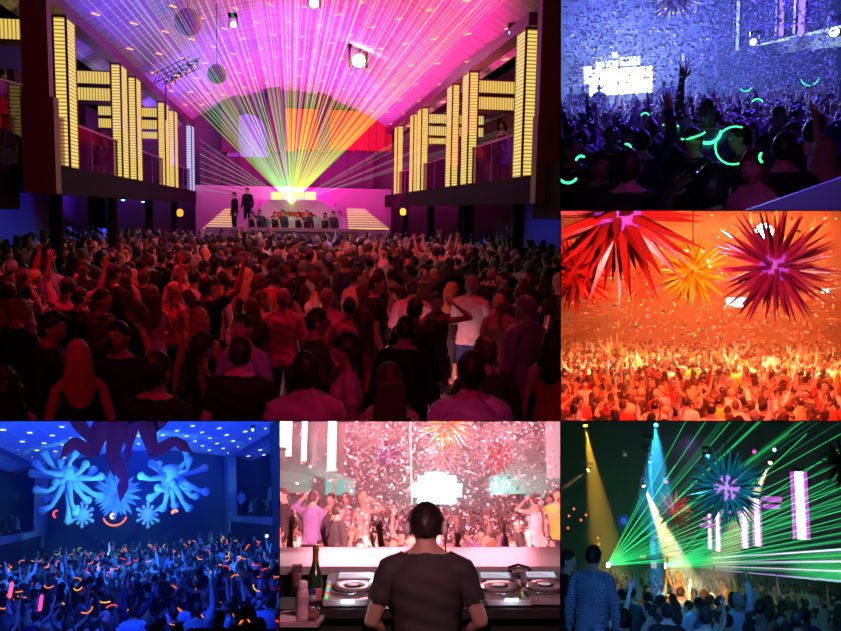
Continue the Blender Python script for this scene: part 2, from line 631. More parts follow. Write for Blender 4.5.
def evaluated(me, mods):
    o = bpy.data.objects.new('tmp', me)
    COL.objects.link(o)
    for kind, kw in mods:
        md = o.modifiers.new(kind, kind)
        for k, v in kw.items():
            setattr(md, k, v)
    dg = bpy.context.evaluated_depsgraph_get()
    out = bpy.data.meshes.new_from_object(o.evaluated_get(dg))
    bpy.data.objects.remove(o)
    return out


BODIES = {}


def mesh_arrays(me):
    nv = len(me.vertices)
    co = np.empty(nv * 3, np.float32); me.vertices.foreach_get('co', co)
    return co.reshape(-1, 3)


def build_person(sex, pose, voxel=0.0105):
    """Body with face, fingers; tops and bottoms lifted off it. Stands at the origin facing +Y."""
    key = (sex, pose)
    if key in BODIES:
        return BODIES[key]
    P = SK[sex]
    fem = sex == 'f'
    bm = bmesh.new()
    w, h, c = P['waist'], P['hips'], P['chest']
    rings = [(0.84, 0.11, 0.09, 0), (0.90, h[0] * .95, h[1] * .95, -0.005), (0.97, h[0], h[1], -0.008), (1.05, (w[0] + h[0]) / 2, (w[1] + h[1]) / 2, 0),
             (1.13, w[0], w[1], 0.005), (1.22, (w[0] + c[0]) / 2, (w[1] + c[1]) / 2, 0.004), (1.31, c[0], c[1], 0), (1.38, c[0] * .97, c[1] * .95, -0.006),
             (1.42, c[0] * .80, c[1] * .80, -0.012), (1.455, c[0] * .55, c[1] * .66, -0.014), (1.485, c[0] * .42, c[1] * .56, -0.014), (1.51, 0.066, 0.064, -0.01), (1.56, 0.053 if not fem else 0.045, 0.056 if not fem else 0.048, 0), (1.62, 0.05, 0.055, 0.0)]
    loft_bm(bm, [ring_el(0, cy, z, rx, ry) for z, rx, ry, cy in rings])
    segs = []
    sh = P['sh']
    ak, lk = P['arm'], P['leg']
    joints = {}
    for sgn, a in ((-1, ARMS[POSES[pose][0]]), (1, ARMS[POSES[pose][1]])):
        S = Vector((sgn * sh, -0.008, 1.415))
        if a[0][2] > 0.1:
            S = Vector((sgn * (sh - 0.01), -0.008, 1.465))
        E = S + Vector((a[0][0] * sgn, a[0][1], a[0][2]))
        W = S + Vector((a[1][0] * sgn, a[1][1], a[1][2]))
        i0 = Vector((sgn * sh * 0.6, -0.008, 1.41))
        chain_bm(bm, [(sgn * 0.02, -0.012, 1.55), (sgn * 0.055, -0.014, 1.505), (sgn * 0.115, -0.012, 1.462), S + Vector((-sgn * .01, 0, .015))], [0.030, 0.036, 0.042, 0.045 * ak], 12)
        chain_bm(bm, [i0, S, S.lerp(E, .35), S.lerp(E, .8), E], [0.055 * ak, 0.060 * ak, 0.052 * ak, 0.043 * ak, 0.040 * ak], 14)
        chain_bm(bm, [E, E.lerp(W, .3), E.lerp(W, .75), W], [0.040 * ak, 0.043 * ak, 0.031 * ak, 0.026 * ak], 12)
        segs += [('arm', S, E), ('fore', E, W)]
        joints[sgn] = (S, E, W)
        Hh = Vector((sgn * P['hipx'], 0, 0.91))
        K = Vector((sgn * (P['hipx'] + 0.012), 0.02, 0.50))
        A = Vector((sgn * (P['hipx'] + 0.02), -0.02, 0.085))
        Tt = A + Vector((sgn * 0.02, 0.15, -0.05))
        chain_bm(bm, [Hh, Hh.lerp(K, .35), Hh.lerp(K, .8), K], [0.088 * lk, 0.082 * lk, 0.060 * lk, 0.055 * lk], 16)
        chain_bm(bm, [K, K.lerp(A, .3), K.lerp(A, .75), A], [0.053 * lk, 0.056 * lk, 0.040 * lk, 0.035 * lk], 14)
        chain_bm(bm, [A + Vector((0, -0.03, -0.045)), A + Vector((0, 0.06, -0.045)), Tt], [0.038, 0.040, 0.030], 12)
        segs += [('leg', Hh, K), ('calf', K, A), ('foot', A, Tt)]
        if fem:
            ellip_bm(bm, (sgn * 0.068, 0.085, 1.31), (0.060, 0.050, 0.060))
        ellip_bm(bm, (sgn * 0.07, -0.075, 0.93), (0.085, 0.065, 0.085))
    hb = bmesh.new()
    head_bm(hb, fem)
    bmesh.ops.transform(hb, matrix=Matrix.Translation(HEADC), verts=hb.verts)
    tmp = me_of(hb, 'h')
    bm.from_mesh(tmp)
    for sgn in (-1, 1):
        ellip_bm(bm, (sgn * 0.079, 0.0, HEADC.z - 0.008), (0.013, 0.020, 0.032), 10, 8)
    raw = me_of(bm, 'raw')
    me = evaluated(raw, [('REMESH', dict(mode='VOXEL', voxel_size=voxel)), ('SMOOTH', dict(factor=0.5, iterations=2))])
    # classify faces by the nearest bone
    nv, nf = len(me.vertices), len(me.polygons)
    co = mesh_arrays(me)
    no = np.empty(nv * 3, np.float32)
    me.vertices.foreach_get('normal', no)
    no = no.reshape(-1, 3)
    lab = np.zeros(nv, int)      # 0 torso
    par = np.zeros(nv)
    best = np.maximum(0.0, np.hypot(co[:, 0] / (sh * .95), co[:, 1] / 0.12) - 0.9) * 0.12
    best[(co[:, 2] > 1.47) | (co[:, 2] < 0.86)] = 9
    head = (co[:, 2] > 1.505) & (np.hypot(co[:, 0], co[:, 1]) < 0.115)
    names = ['torso']
    for k, (nm, a, b) in enumerate(segs):
        a, b = np.array(a), np.array(b)
        ab = b - a
        t = np.clip(((co - a) @ ab) / (ab @ ab), 0, 1)
        d = np.linalg.norm(co - (a + t[:, None] * ab), axis=1) - {'arm': .05, 'fore': .035, 'leg': .075, 'calf': .045, 'foot': .035}[nm]
        q = d < best
        best[q] = d[q]; lab[q] = k + 1; par[q] = t[q]
        names.append(nm)
    kinds = np.array(names)[lab]
    kinds[head] = 'head'
    z = co[:, 2]
    rad = np.hypot(co[:, 0], co[:, 1] + 0.005)
    neck = rad < (0.082 if not fem else 0.10)
    torso = (kinds == 'torso') | ((z > 1.40) & (z < 1.52) & (kinds != 'head') & (kinds != 'fore') & (np.abs(co[:, 0]) < sh))
    M = {}
    M['tshirt'] = (torso & (z > 0.90) & ~((z > 1.46) & neck)) | ((kinds == 'arm') & (par < 0.62))
    M['shirt'] = (torso & (z > 0.88) & ~((z > 1.50) & neck)) | (kinds == 'arm') | ((kinds == 'fore') & (par < 0.93))
    M['vest'] = torso & (z > 0.90) & (z < 1.43) & (np.abs(co[:, 0]) < sh * 0.93) | (torso & (z > 0.9) & (z < 1.475) & (np.abs(np.abs(co[:, 0]) - 0.09) < 0.022))
    M['dress'] = (torso & (z > 0.90) & (z < 1.40) & (np.abs(co[:, 0]) < sh * 0.93)) | (torso & (z > 1.3) & (z < 1.475) & (np.abs(np.abs(co[:, 0]) - 0.085) < 0.014))
    M['trousers'] = ((z < 0.97) & (kinds == 'torso')) | ((kinds == 'leg')) | ((kinds == 'calf') & (par < 0.95))
    M['trousers'] &= (z < 0.99)
    M['shoes'] = (kinds == 'foot') | ((kinds == 'calf') & (par >= 0.97))
    offs = dict(tshirt=0.014, shirt=0.015, vest=0.010, dress=0.008, trousers=0.010, shoes=0.008)
    lt = np.empty(len(me.loops), np.int32)
    me.loops.foreach_get('vertex_index', lt)
    fl = lt.reshape(-1, 4)
    parts = {}
    for nm, mask in M.items():
        fm = mask[fl].all(axis=1)
        ff = fl[fm]
        used = np.unique(ff)
        remap = -np.ones(nv, int)
        remap[used] = np.arange(len(used))
        wob = 0.003 * np.sin(co[used, 2] * 60 + co[used, 0] * 25) if nm in ('shirt', 'tshirt', 'trousers') else 0.0
        pts = co[used] + no[used] * (offs[nm] + wob)[:, None] if not np.isscalar(wob) else co[used] + no[used] * offs[nm]
        cm = bpy.data.meshes.new(nm)
        cm.from_pydata(pts.tolist(), [], remap[ff].tolist())
        cm.polygons.foreach_set('use_smooth', [True] * len(cm.polygons))
        if nm == 'dress':
            b2 = bmesh.new()
            b2.from_mesh(cm)
            rr = []
            n = 40
            for zz, k in ((0.98, 1.0), (0.92, 1.05), (0.84, 1.12), (0.76, 1.18), (0.68, 1.22), (0.60, 1.25)):
                rr.append([Vector((math.cos(a) * (h[0] + .014) * k * (1 + (k - 1) * .18 * math.sin(a * 9)), -0.01 + math.sin(a) * (h[1] + .016) * k * (1 + (k - 1) * .2 * math.sin(a * 9)), zz)) for a in [2 * math.pi * i / n for i in range(n)]])
            rr.append([v * 1.0 + Vector((-v.x * .04, -v.y * .04, 0.004)) for v in rr[-1]])
            loft_bm(b2, rr, cap=False)
            cm = me_of(b2, 'dress')
        parts[nm] = cm
    me.polygons.foreach_set('use_smooth', [True] * nf)
    # fingers, eyes, lips join the body
    b2 = bmesh.new()
    b2.from_mesh(me)
    for sgn, (S, E, W) in joints.items():
        d = (W - E).normalized()
        side = Vector((0, 1, 0)) if abs(d.z) > 0.6 and W.z < S.z else Vector((-sgn, 0.2, 0))
        hand_bm(b2, W, d, side, 1.0 if not fem else 0.9, 0.4 if W.z < S.z else 0.15)
    for sgn in (-1, 1):
        ellip_bm(b2, (sgn * 0.030, HEADC.y + 0.077, HEADC.z + 0.010), (0.014, 0.010, 0.009), 10, 8, 1)
        ellip_bm(b2, (sgn * 0.030, HEADC.y + 0.0835, HEADC.z + 0.010), (0.0065, 0.005, 0.0065), 8, 6, 2)
        chain_bm(b2, [(sgn * 0.016, HEADC.y + 0.094, HEADC.z + 0.030), (sgn * 0.032, HEADC.y + 0.093, HEADC.z + 0.035), (sgn * 0.046, HEADC.y + 0.083, HEADC.z + 0.030)], [0.003, 0.004, 0.002], 6, 2)
    chain_bm(b2, [(-0.022, HEADC.y + 0.094, HEADC.z - 0.053), (0, HEADC.y + 0.104, HEADC.z - 0.052), (0.022, HEADC.y + 0.094, HEADC.z - 0.053)], [0.004, 0.0075, 0.004], 8, 3)
    skin = mat_obj('skin', 0.5, noise_amt=0.06, scale=14)
    body = me_of(b2, 'body', [skin, mat('eye_white', (0.7, 0.68, 0.65), 0.2), mat('eye_dark', (0.02, 0.015, 0.012), 0.3), mat('lips', (0.45, 0.12, 0.10), 0.4)])
    cloth = mat_obj('cloth', 0.8, scale=16)
    for k in parts.values():
        k.materials.clear()
        k.materials.append(cloth)
    out = {'body': body, **parts}
    lo = {}
    for k, m_ in out.items():
        lo[k] = evaluated(m_, [('DECIMATE', dict(ratio=0.09 if k == 'body' else 0.08))])
    tiny = {k: evaluated(lo[k], [('DECIMATE', dict(ratio=0.30))]) for k in lo}
    BODIES[key] = (out, lo, tiny)
    return BODIES[key]


HAIRS = {}


def build_hair(kind):
    if kind in HAIRS:
        return HAIRS[kind]
    bm = bmesh.new()
    c = HEADC
    rx, ry, rz = 0.077, 0.100, 0.118
    vr = ellip_bm(bm, (0, 0, 0), (1, 1, 1), 40, 30)
    for v in bm.verts:
        d = v.co.normalized()
        p = Vector((d.x * rx, d.y * ry, d.z * rz))
        # hairline: high over the forehead, low at the nape
        line = 0.60 * max(0, d.y) ** 0.7 - 0.62 * max(0, -d.y) ** 0.7 - 0.10 - 0.10 * (abs(d.x) > .75)
        if kind in ('long', 'wavy', 'pony'):
            line -= 0.10 * (abs(d.x) > 0.3)
        mk = max(0.0, min(1.0, (d.z - line + 0.06 * noise.noise(d * 6)) / 0.20))
        mk = mk * mk * (3 - 2 * mk)
        th = {'short': 0.010, 'crop': 0.004, 'quiff': 0.012, 'balding': 0.008, 'long': 0.020, 'wavy': 0.026, 'bun': 0.012, 'pony': 0.012}[kind]
        if kind == 'quiff': th += 0.018 * max(0, d.z) * max(0, d.y + 0.4)
        if kind == 'balding':
            hole = math.exp(-((d.x / 0.40) ** 2 + ((d.y + 0.30) / 0.42) ** 2)) if d.z > 0.3 else 0
            mk *= 1 - min(1, hole * 1.35)
        nz = noise.noise(Vector((d.x * 9, d.y * 9, d.z * 5))) * (0.010 if kind in ('wavy', 'quiff') else 0.005) + noise.noise(Vector((d.x * 24, d.y * 24, d.z * 16))) * 0.003
        mk = max(0.0, min(1.0, mk + 0.5 * (mk > 0) * noise.noise(Vector((d.x * 7, d.y * 7, 3)))))
        k = (1 + (th + nz) / 0.09) * mk + 0.90 * (1 - mk)
        v.co = p * k
    bmesh.ops.translate(bm, verts=bm.verts, vec=c)
    if kind in ('long', 'wavy'):
        rings = []
        n = 28
        L = 0.36 if kind == 'wavy' else 0.40
        for i in range(14):
            t = i / 13
            z = c.z + 0.03 - t * L
            wd = 0.084 + 0.030 * math.sin(min(1, t * 1.3) * math.pi * .6)
            if kind == 'wavy': wd += 0.012 * math.sin(t * 16)
            if t > 0.85: wd *= 1 - (t - .85) * 3.0
            r = []
            for k in range(n):
                a = 2 * math.pi * k / n
                x = math.cos(a) * wd
                y = math.sin(a) * 0.060 - 0.050 - 0.02 * t
                y = min(y, c.y - 0.004)
                q = noise.noise(Vector((math.cos(a) * 5, math.sin(a) * 5, z * 7))) * 0.008 + 0.004 * math.sin(a * 13)
                r.append(Vector((x * (1 + q * 3), y * (1 + q * 3), z)))
            rings.append(r)
        loft_bm(bm, rings[::-1])
    if kind == 'bun':
        ellip_bm(bm, (0, c.y - 0.10, c.z + 0.07), (0.045, 0.042, 0.042))
    if kind == 'pony':
        chain_bm(bm, [(0, c.y - 0.09, c.z + 0.05), (0, c.y - 0.15, c.z + 0.02), (0, c.y - 0.15, c.z - 0.12), (0, c.y - 0.12, c.z - 0.25)], [0.02, 0.032, 0.034, 0.012], 10)
    hm = mat_obj('hair', 0.45, noise_amt=0.3, scale=40)
    me = me_of(bm, 'hair', [hm])
    m2 = evaluated(me, [('DECIMATE', dict(ratio=0.22))])
    HAIRS[kind] = (me, m2, evaluated(m2, [('DECIMATE', dict(ratio=0.3))]))
    return HAIRS[kind]


SKINS = [(0.62, 0.40, 0.29), (0.70, 0.47, 0.35), (0.52, 0.32, 0.22), (0.40, 0.24, 0.16), (0.24, 0.13, 0.085)]
HAIRC = {'dark': (0.025, 0.017, 0.013), 'brown': (0.09, 0.045, 0.022), 'blonde': (0.62, 0.42, 0.20), 'grey': (0.35, 0.33, 0.31)}
CLOTHC = {'black': (0.012, 0.012, 0.014), 'charcoal': (0.05, 0.05, 0.055), 'white': (0.82, 0.82, 0.82), 'grey': (0.32, 0.32, 0.33),
          'navy': (0.03, 0.04, 0.12), 'light blue': (0.45, 0.58, 0.80), 'red': (0.55, 0.05, 0.05), 'pink': (0.75, 0.35, 0.45),
          'purple': (0.35, 0.22, 0.55), 'yellow': (0.85, 0.65, 0.08), 'green': (0.10, 0.32, 0.14), 'beige': (0.60, 0.48, 0.34)}
PEOPLE = []


def person(bay, x, y, floor, face=0.0, s=1.0, sex='m', pose='down', hair='short', hairc='dark', top='tshirt', topc='black',
           botc='black', skin=0, label=None, group=None, keep=False, shadow=None):
    """face: 0 looks down the hall (back to us), pi looks at us."""
    PEOPLE.append(dict(bay=bay, x=x, y=y, floor=floor, face=face, s=s, sex=sex, pose=pose, hair=hair, hairc=hairc, top=top, topc=topc,
                       botc=botc, skin=skin, label=label, group=group, keep=keep))


def person_at(bay, px, py, floor, s=1.0, **kw):
    """A person whose head centre is seen at (px, py) standing on the given floor level."""
    hz = floor + (1.655 * s) * (0.95 if kw.get('sex') == 'f' else 1.0)
    p = bay.onZ(px, py, hz)
    person(bay, p.x, p.y, floor, s=s, keep=True, **kw)
    return p


def person_px(bay, px, y, floor, **kw):
    """A person at depth y down the hall, seen in column px."""
    x = bay.onY(px, bay.vp[1], y).x
    person(bay, x, y, floor, keep=True, **kw)
    return Vector((x, y, floor + 1.6))


def crowd_grid(bay, floor, rows, xr, avoid, pick, jitter=0.22, seed=1):
    """rows: list of (y, spacing); xr(y) gives the span; avoid: list of (x, y, r)."""
    rnd = random.Random(seed)
    for (y, sp) in rows:
        a, b = xr(y)
        x = a + rnd.random() * sp
        while x < b:
            xx = x + (rnd.random() - .5) * 2 * jitter
            yy = y + (rnd.random() - .5) * 2 * jitter * 1.3
            x += sp * (0.8 + 0.4 * rnd.random())
            if any((xx - q[0]) ** 2 + ((yy - q[1]) * q[3]) ** 2 < q[2] ** 2 for q in avoid):
                continue
            px, py = bay.pix((xx, yy, floor + 1.65))
            bx = bay.box
            if px < bx[0] - 8 or px > bx[2] + 8 or py < bx[1] or py > bx[3] + 14:
                continue
            kw = pick(rnd, xx, yy)
            if kw is None:
                continue
            person(bay, xx, yy, floor, **kw)


def pick_std(tops, hairs=None, up=0.2, facing=None, skins=(0, 0, 1, 2, 3)):
    def f(r, x, y):
        sex = 'f' if r.random() < 0.45 else 'm'
        if sex == 'f':
            hair = r.choice(['long', 'long', 'wavy', 'wavy', 'bun', 'pony'])
            top = r.choice(['vest', 'dress', 'dress', 'tshirt'])
            hc = r.choice(['dark', 'brown', 'brown', 'blonde', 'dark'])
        else:
            hair = r.choice(['short', 'short', 'crop', 'quiff', 'short', 'balding'])
            top = r.choice(['shirt', 'shirt', 'tshirt'])
            hc = r.choice(['dark', 'dark', 'dark', 'brown', 'grey'])
        if r.random() < up:
            pose = r.choice(['up', 'bothup', 'wide', 'head'])
        else:
            pose = r.choice(['down', 'drink', 'fold', 'down'])
        fc = (facing(r, x, y) if facing else r.uniform(-0.9, 0.9) if r.random() < .7 else r.uniform(0, 6.28))
        return dict(face=fc, s=r.uniform(0.93, 1.06), sex=sex, pose=pose, hair=hair, hairc=hc, top=top,
                    topc=r.choice(tops), botc=r.choice(['black', 'charcoal', 'navy', 'black']), skin=r.choice(skins))
    return f


TOPN = {'tshirt': 'T-shirt', 'shirt': 'long-sleeved shirt', 'vest': 'sleeveless top', 'dress': 'short dress'}
POSEN = {'down': 'arms down', 'drink': 'one hand at chest', 'fold': 'folded arms', 'up': 'one arm raised', 'bothup': 'both arms raised',
         'wide': 'arms thrown up wide', 'head': 'hand by head', 'point': 'arm pointing ahead', 'reach': 'hands forward', 'camera': 'holding camera up'}
HAIRN = {'short': 'short', 'crop': 'cropped', 'quiff': 'swept-up', 'balding': 'thinning', 'long': 'long', 'wavy': 'wavy', 'bun': 'pinned-up', 'pony': 'ponytailed'}
ORD = ['leftmost', 'second from left', 'third from left', 'fourth from left', 'fifth from left', 'sixth from left', 'seventh from left',
       'eighth from left', 'ninth from left', 'tenth from left'] + ['number %d from left' % k for k in range(11, 60)]


def link_people(limit=300):
    for p in PEOPLE:
        b = p['bay']
        p['px'], p['py'] = b.pix((p['x'], p['y'], p['floor'] + 1.6 * p['s']))
        d = math.sqrt(p['x'] ** 2 + p['y'] ** 2)
        p['size'] = p['s'] / d + (9 if p['keep'] else 0)
    PEOPLE.sort(key=lambda p: -p['size'])
    near, far = PEOPLE[:limit], PEOPLE[limit:]
    # words that single each one out
    seen = {}
    for p in near:
        if p['label']:
            continue
        b = p['bay']
        w = b.box[2] - b.box[0]
        col = ['left side', 'left middle', 'centre', 'right middle', 'right side'][min(4, max(0, int((p['px'] - b.box[0]) / w * 5)))]
        hh = b.box[3] - b.vp[1]
        rw = ['back', 'middle', 'front'][min(2, max(0, int((p['py'] - b.vp[1]) / hh * 3)))]
        if p['floor'] > 0:
            rw = 'upstairs'
        top = 'top' if p['top'] == 'vest' else TOPN[p['top']].split()[-1]
        base = '%s-haired person in %s %s, %%s, %s %s, %s' % (HAIRN[p['hair']], p['topc'], top, rw, col, b.name)
        seen.setdefault(base, []).append(p)
    for base, ps in seen.items():
        ps.sort(key=lambda p: p['px'])
        for i, p in enumerate(ps):
            same = [q for q in ps if q['pose'] == p['pose']]
            if len(same) == 1:
                p['label'] = base % POSEN[p['pose']]
            else:
                p['label'] = base % (['leftmost', 'second from left', 'third from left', 'fourth from left', 'fifth from left', 'sixth from left', 'seventh from left', 'eighth from left'][i] if i < len(ps) - 1 and i < 8 else 'rightmost')
    for p in near:
        b = p['bay']
        hi, lo, tiny = build_person(p['sex'], p['pose'])
        px_head = 0.24 * FPX / max(1, p['y'])
        S = hi if px_head > 17 else lo
        hr = build_hair(p['hair'])[0 if px_head > 17 else 1]
        k = p['s'] * (0.95 if p['sex'] == 'f' else 1.0)
        L = T(p['x'], p['y'], p['floor'], p['face'], k) @ Matrix.Diagonal((p.get('wide', 1.0), p.get('wide', 1.0), 1, 1))
        o = link('person', S['body'], b, None, L)
        sk = SKINS[p['skin']]
        o.color = (*sk, 1)
        tag(o, p['label'], 'person', p['group'] or ('people in the ' + b.name))
        h = link('hair', hr, b, o)
        h.color = (*HAIRC[p['hairc']], 1)
        t = link(p['top'], S[p['top']], b, o)
        t.color = (*CLOTHC[p['topc']], 1)
        if p.get('check'):
            t.material_slots[0].link = 'OBJECT'
            t.material_slots[0].material = mat_obj('checked_cotton', 0.8, check=80)
        if p['top'] != 'dress':
            q = link('trousers', S['trousers'], b, o)
            q.color = (*CLOTHC[p['botc']], 1)
        if S is hi or p['y'] < 12:
            q = link('shoes', S['shoes'], b, o)
            q.color = (0.02, 0.018, 0.018, 1)
    # the rest of each crowd, too many and too small to count
    tri = {}

    def arr(me):
        if me.name not in tri:
            me.calc_loop_triangles()
            ix = np.empty(len(me.loop_triangles) * 3, np.int32)
            me.loop_triangles.foreach_get('vertices', ix)
            tri[me.name] = (mesh_arrays(me), ix.reshape(-1, 3))
        return tri[me.name]
    for b in BAYS:
        ps = [p for p in far if p['bay'] is b]
        if not ps:
            continue
        V, F_, C = [], [], []
        off = 0
        for p in ps:
            hi, _, lo = build_person(p['sex'], p['pose'])
            k = p['s'] * (0.95 if p['sex'] == 'f' else 1.0)
            L = np.array(T(p['x'], p['y'], p['floor'], p['face'], k))
            lst = [(lo['body'], SKINS[p['skin']]), (build_hair(p['hair'])[2], HAIRC[p['hairc']]), (lo[p['top']], CLOTHC[p['topc']])]
            if p['top'] != 'dress':
                lst.append((lo['trousers'], CLOTHC[p['botc']]))
            for me, c in lst:
                v, f = arr(me)
                V.append(v @ L[:3, :3].T + L[:3, 3])
                F_.append(f + off)
                off += len(v)
                C.append(np.tile(np.array((*c, 1.0), np.float32), (len(v), 1)))
        V, F_, C = np.vstack(V), np.vstack(F_), np.vstack(C)
        me = bpy.data.meshes.new('crowd')
        me.vertices.add(len(V)); me.vertices.foreach_set('co', V.astype(np.float32).ravel())
        me.loops.add(len(F_) * 3); me.loops.foreach_set('vertex_index', F_.astype(np.int32).ravel())
        me.polygons.add(len(F_)); me.polygons.foreach_set('loop_start', np.arange(0, len(F_) * 3, 3, dtype=np.int32))
        me.polygons.foreach_set('use_smooth', np.ones(len(F_), bool))
        me.update(calc_edges=True)
        at = me.color_attributes.new('tint', 'FLOAT_COLOR', 'POINT')
        at.data.foreach_set('color', C.ravel())
        me.materials.append(mat_vcol('crowd_tint'))
        o = link('crowd', me, b)
        tag(o, 'packed far crowd of tiny dancers in the ' + b.name, 'crowd', None, 'stuff')
    return len(near), len(far)

# ================================================================== magenta laser hall
def hall_magenta():
    b = B1
    FL = -2.65
    dark = mat('club_dark', (0.012, 0.005, 0.008), 0.8, spec=.1, noise_amt=0.3, scale=1.5)
    beam = mat('beam_plum', (0.16, 0.035, 0.09), 0.5, noise_amt=0.2)
    slab('floor_magenta_hall', b, -12, 12, 3.4, 45, FL - .1, FL, mat('floor_dark', (0.03, 0.03, 0.03), 0.35))
    # vaulted ceiling with a faint grid
    m = mat('vault_paint', (0.62, 0.58, 0.66), 0.8)
    nt = m.node_tree
    tc = nt.nodes.new('ShaderNodeTexCoord')
    br = nt.nodes.new('ShaderNodeTexBrick')
    br.offset = 0
    br.inputs['Scale'].default_value = 0.55
    br.inputs['Mortar Size'].default_value = 0.012
    br.inputs['Color1'].default_value = (0.62, 0.58, 0.66, 1)
    br.inputs['Color2'].default_value = (0.50, 0.46, 0.56, 1)
    br.inputs['Mortar'].default_value = (0.85, 0.85, 0.9, 1)
    mp = nt.nodes.new('ShaderNodeMapping')
    nt.links.new(tc.outputs['Object'], mp.inputs[0])
    nt.links.new(mp.outputs[0], br.inputs['Vector'])
    nt.links.new(br.outputs['Color'], nt.nodes['Principled BSDF'].inputs['Base Color'])

    def vault(name, W, zs, zc, y0, y1, bay):
        bm = bmesh.new()
        n = 20
        rows = []
        for y in (y0, y1):
            lo = [bm.verts.new((x * W / (n / 2), y, zs + (zc - zs) * math.cos(x / (n / 2) * math.pi / 2))) for x in range(-n // 2, n // 2 + 1)]
            up = [bm.verts.new((v.co.x, y, v.co.z + 0.15)) for v in lo]
            rows.append((lo, up))
        for i in range(n):
            for k in (0, 1):
                a, c = rows[0][k], rows[1][k]
                bm.faces.new((a[i], a[i + 1], c[i + 1], c[i]) if k else (a[i + 1], a[i], c[i], c[i + 1])).smooth = True
            for r in (0, 1):
                bm.faces.new((rows[r][0][i], rows[r][0][i + 1], rows[r][1][i + 1], rows[r][1][i]))
        return struct(name, bm, m, bay)
    vault('ceiling_magenta_hall', 5.6, 3.9, 6.0, 8, 45, b)
    hall_magenta.vault = vault
    # orange ceiling tick lights
    tick = mat_emit('tick_orange', (1.0, 0.30, 0.08), 3.0)
    tb = bmesh.new()
    tube_bm(tb, (-0.12, 0, 0), (0.12, 0, 0), 0.014, n=6)
    tme = me_of(tb, 'ceiling_tick_light', [tick])
    rnd = random.Random(3)
    for i in range(13):
        for j in range(11):
            y = 15 + i * 2.2
            x = -5.0 + j * 1.0 + (i % 2) * .5
            z = 3.9 + 2.1 * math.cos(x / 5.6 * math.pi / 2) - 0.05
            px, py = b.pix((x, y, z))
            if not (-5 < px < 565 and -5 < py < 140):
                continue
            o = link('ceiling_tick_light', tme, b, None, T(x, y, z, 0.9 if x < 0 else -0.9))
            tag(o, 'short orange tick light set in the vaulted ceiling of the magenta laser hall', 'ceiling light', 'orange tick lights on the vault')
    # walls beneath and above the balconies
    pink = mat('wall_paint_pink', (0.72, 0.50, 0.62), 0.7, noise_amt=0.06, scale=0.6)
    slab('wall_back_magenta_hall', b, -9, 9, 44.5, 44.8, FL, 7, mat('wall_paint_dim', (0.30, 0.16, 0.26), 0.7, noise_amt=0.15, scale=0.5))
    slab('wall_left_magenta_hall', b, -10.3, -10, 3.4, 45, FL, 6.5, mat('outer_wall_grey', (0.16, 0.13, 0.17), .8, noise_amt=.2, scale=.8))
    slab('wall_right_magenta_hall', b, 10, 10.3, 3.4, 45, FL, 6.5, mat('outer_wall_grey'))
    # pink screen wall behind the stage
    bm = bmesh.new()
    for (x0, x1) in ((-4.5, 5.2),):
        box_bm(bm, x0, x1, 43.0, 43.4, FL, b.onY(288, 187, 43).z)
    struct('wall_behind_stage', bm, pink, b)
    # arched lavender panel, dark pillars and red panels on the upper back wall
    arch = bmesh.new()
    n = 14
    for x0, x1, z0, z1 in ((b.onY(226, 0, 43.6).x, b.onY(268, 0, 43.6).x, b.onY(0, 150, 43.6).z, b.onY(0, 105, 43.6).z),):
        pts = [(x0, z0), (x1, z0)] + [((x0 + x1) / 2 + (x1 - x0) / 2 * math.cos(a), z0 + (z1 - z0) * (0.35 + 0.65 * math.sin(a))) for a in [math.pi * k / n for k in range(n + 1)]]
        f0 = [arch.verts.new((p[0], 43.5, p[1])) for p in pts]
        f1 = [arch.verts.new((p[0], 43.8, p[1])) for p in pts]
        arch.faces.new(f0)
        arch.faces.new(f1[::-1])
        for i in range(len(pts)):
            arch.faces.new((f0[i], f1[i], f1[(i + 1) % len(pts)], f0[(i + 1) % len(pts)]))
    bmesh.ops.recalc_face_normals(arch, faces=arch.faces)
    o = link('arched_panel', me_of(arch, 'arched_panel', [mat('lavender_panel', (0.34, 0.42, 0.85), 0.6, noise_amt=.5, scale=2)]), b)
    tag(o, 'pale lavender arched panel high on the back wall above the stage', 'wall panel')
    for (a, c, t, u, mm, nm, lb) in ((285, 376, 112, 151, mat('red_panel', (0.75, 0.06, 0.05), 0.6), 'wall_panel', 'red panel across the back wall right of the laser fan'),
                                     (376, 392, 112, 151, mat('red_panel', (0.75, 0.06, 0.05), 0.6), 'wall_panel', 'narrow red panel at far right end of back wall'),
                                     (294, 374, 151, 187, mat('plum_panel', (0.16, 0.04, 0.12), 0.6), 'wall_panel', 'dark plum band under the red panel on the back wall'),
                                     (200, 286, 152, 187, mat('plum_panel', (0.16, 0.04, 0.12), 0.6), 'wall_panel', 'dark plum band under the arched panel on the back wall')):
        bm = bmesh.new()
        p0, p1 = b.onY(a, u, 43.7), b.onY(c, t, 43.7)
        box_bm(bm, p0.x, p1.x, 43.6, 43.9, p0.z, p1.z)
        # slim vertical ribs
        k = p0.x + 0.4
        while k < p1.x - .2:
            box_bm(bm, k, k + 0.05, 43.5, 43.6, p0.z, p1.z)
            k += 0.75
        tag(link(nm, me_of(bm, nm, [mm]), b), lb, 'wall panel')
    for (a, c) in ((222, 238), (268, 280), (318, 330)):
        bm = bmesh.new()
        p0, p1 = b.onY(a, 152, 43.3), b.onY(c, 90, 43.3)
        box_bm(bm, p0.x, p1.x, 43.2, 43.6, p0.z, p1.z + .6)
        box_bm(bm, p0.x - .06, p1.x + .06, 43.15, 43.6, p0.z, p0.z + .15)
        struct('column_back_wall', bm, beam, b)

    # --- light columns of the balconies
    yel = mat_emit('ribbed_yellow', (1.0, 0.72, 0.16), 1.0, stripes=13, axis=2, dark=0.25, base=(0.2, 0.15, 0.03))
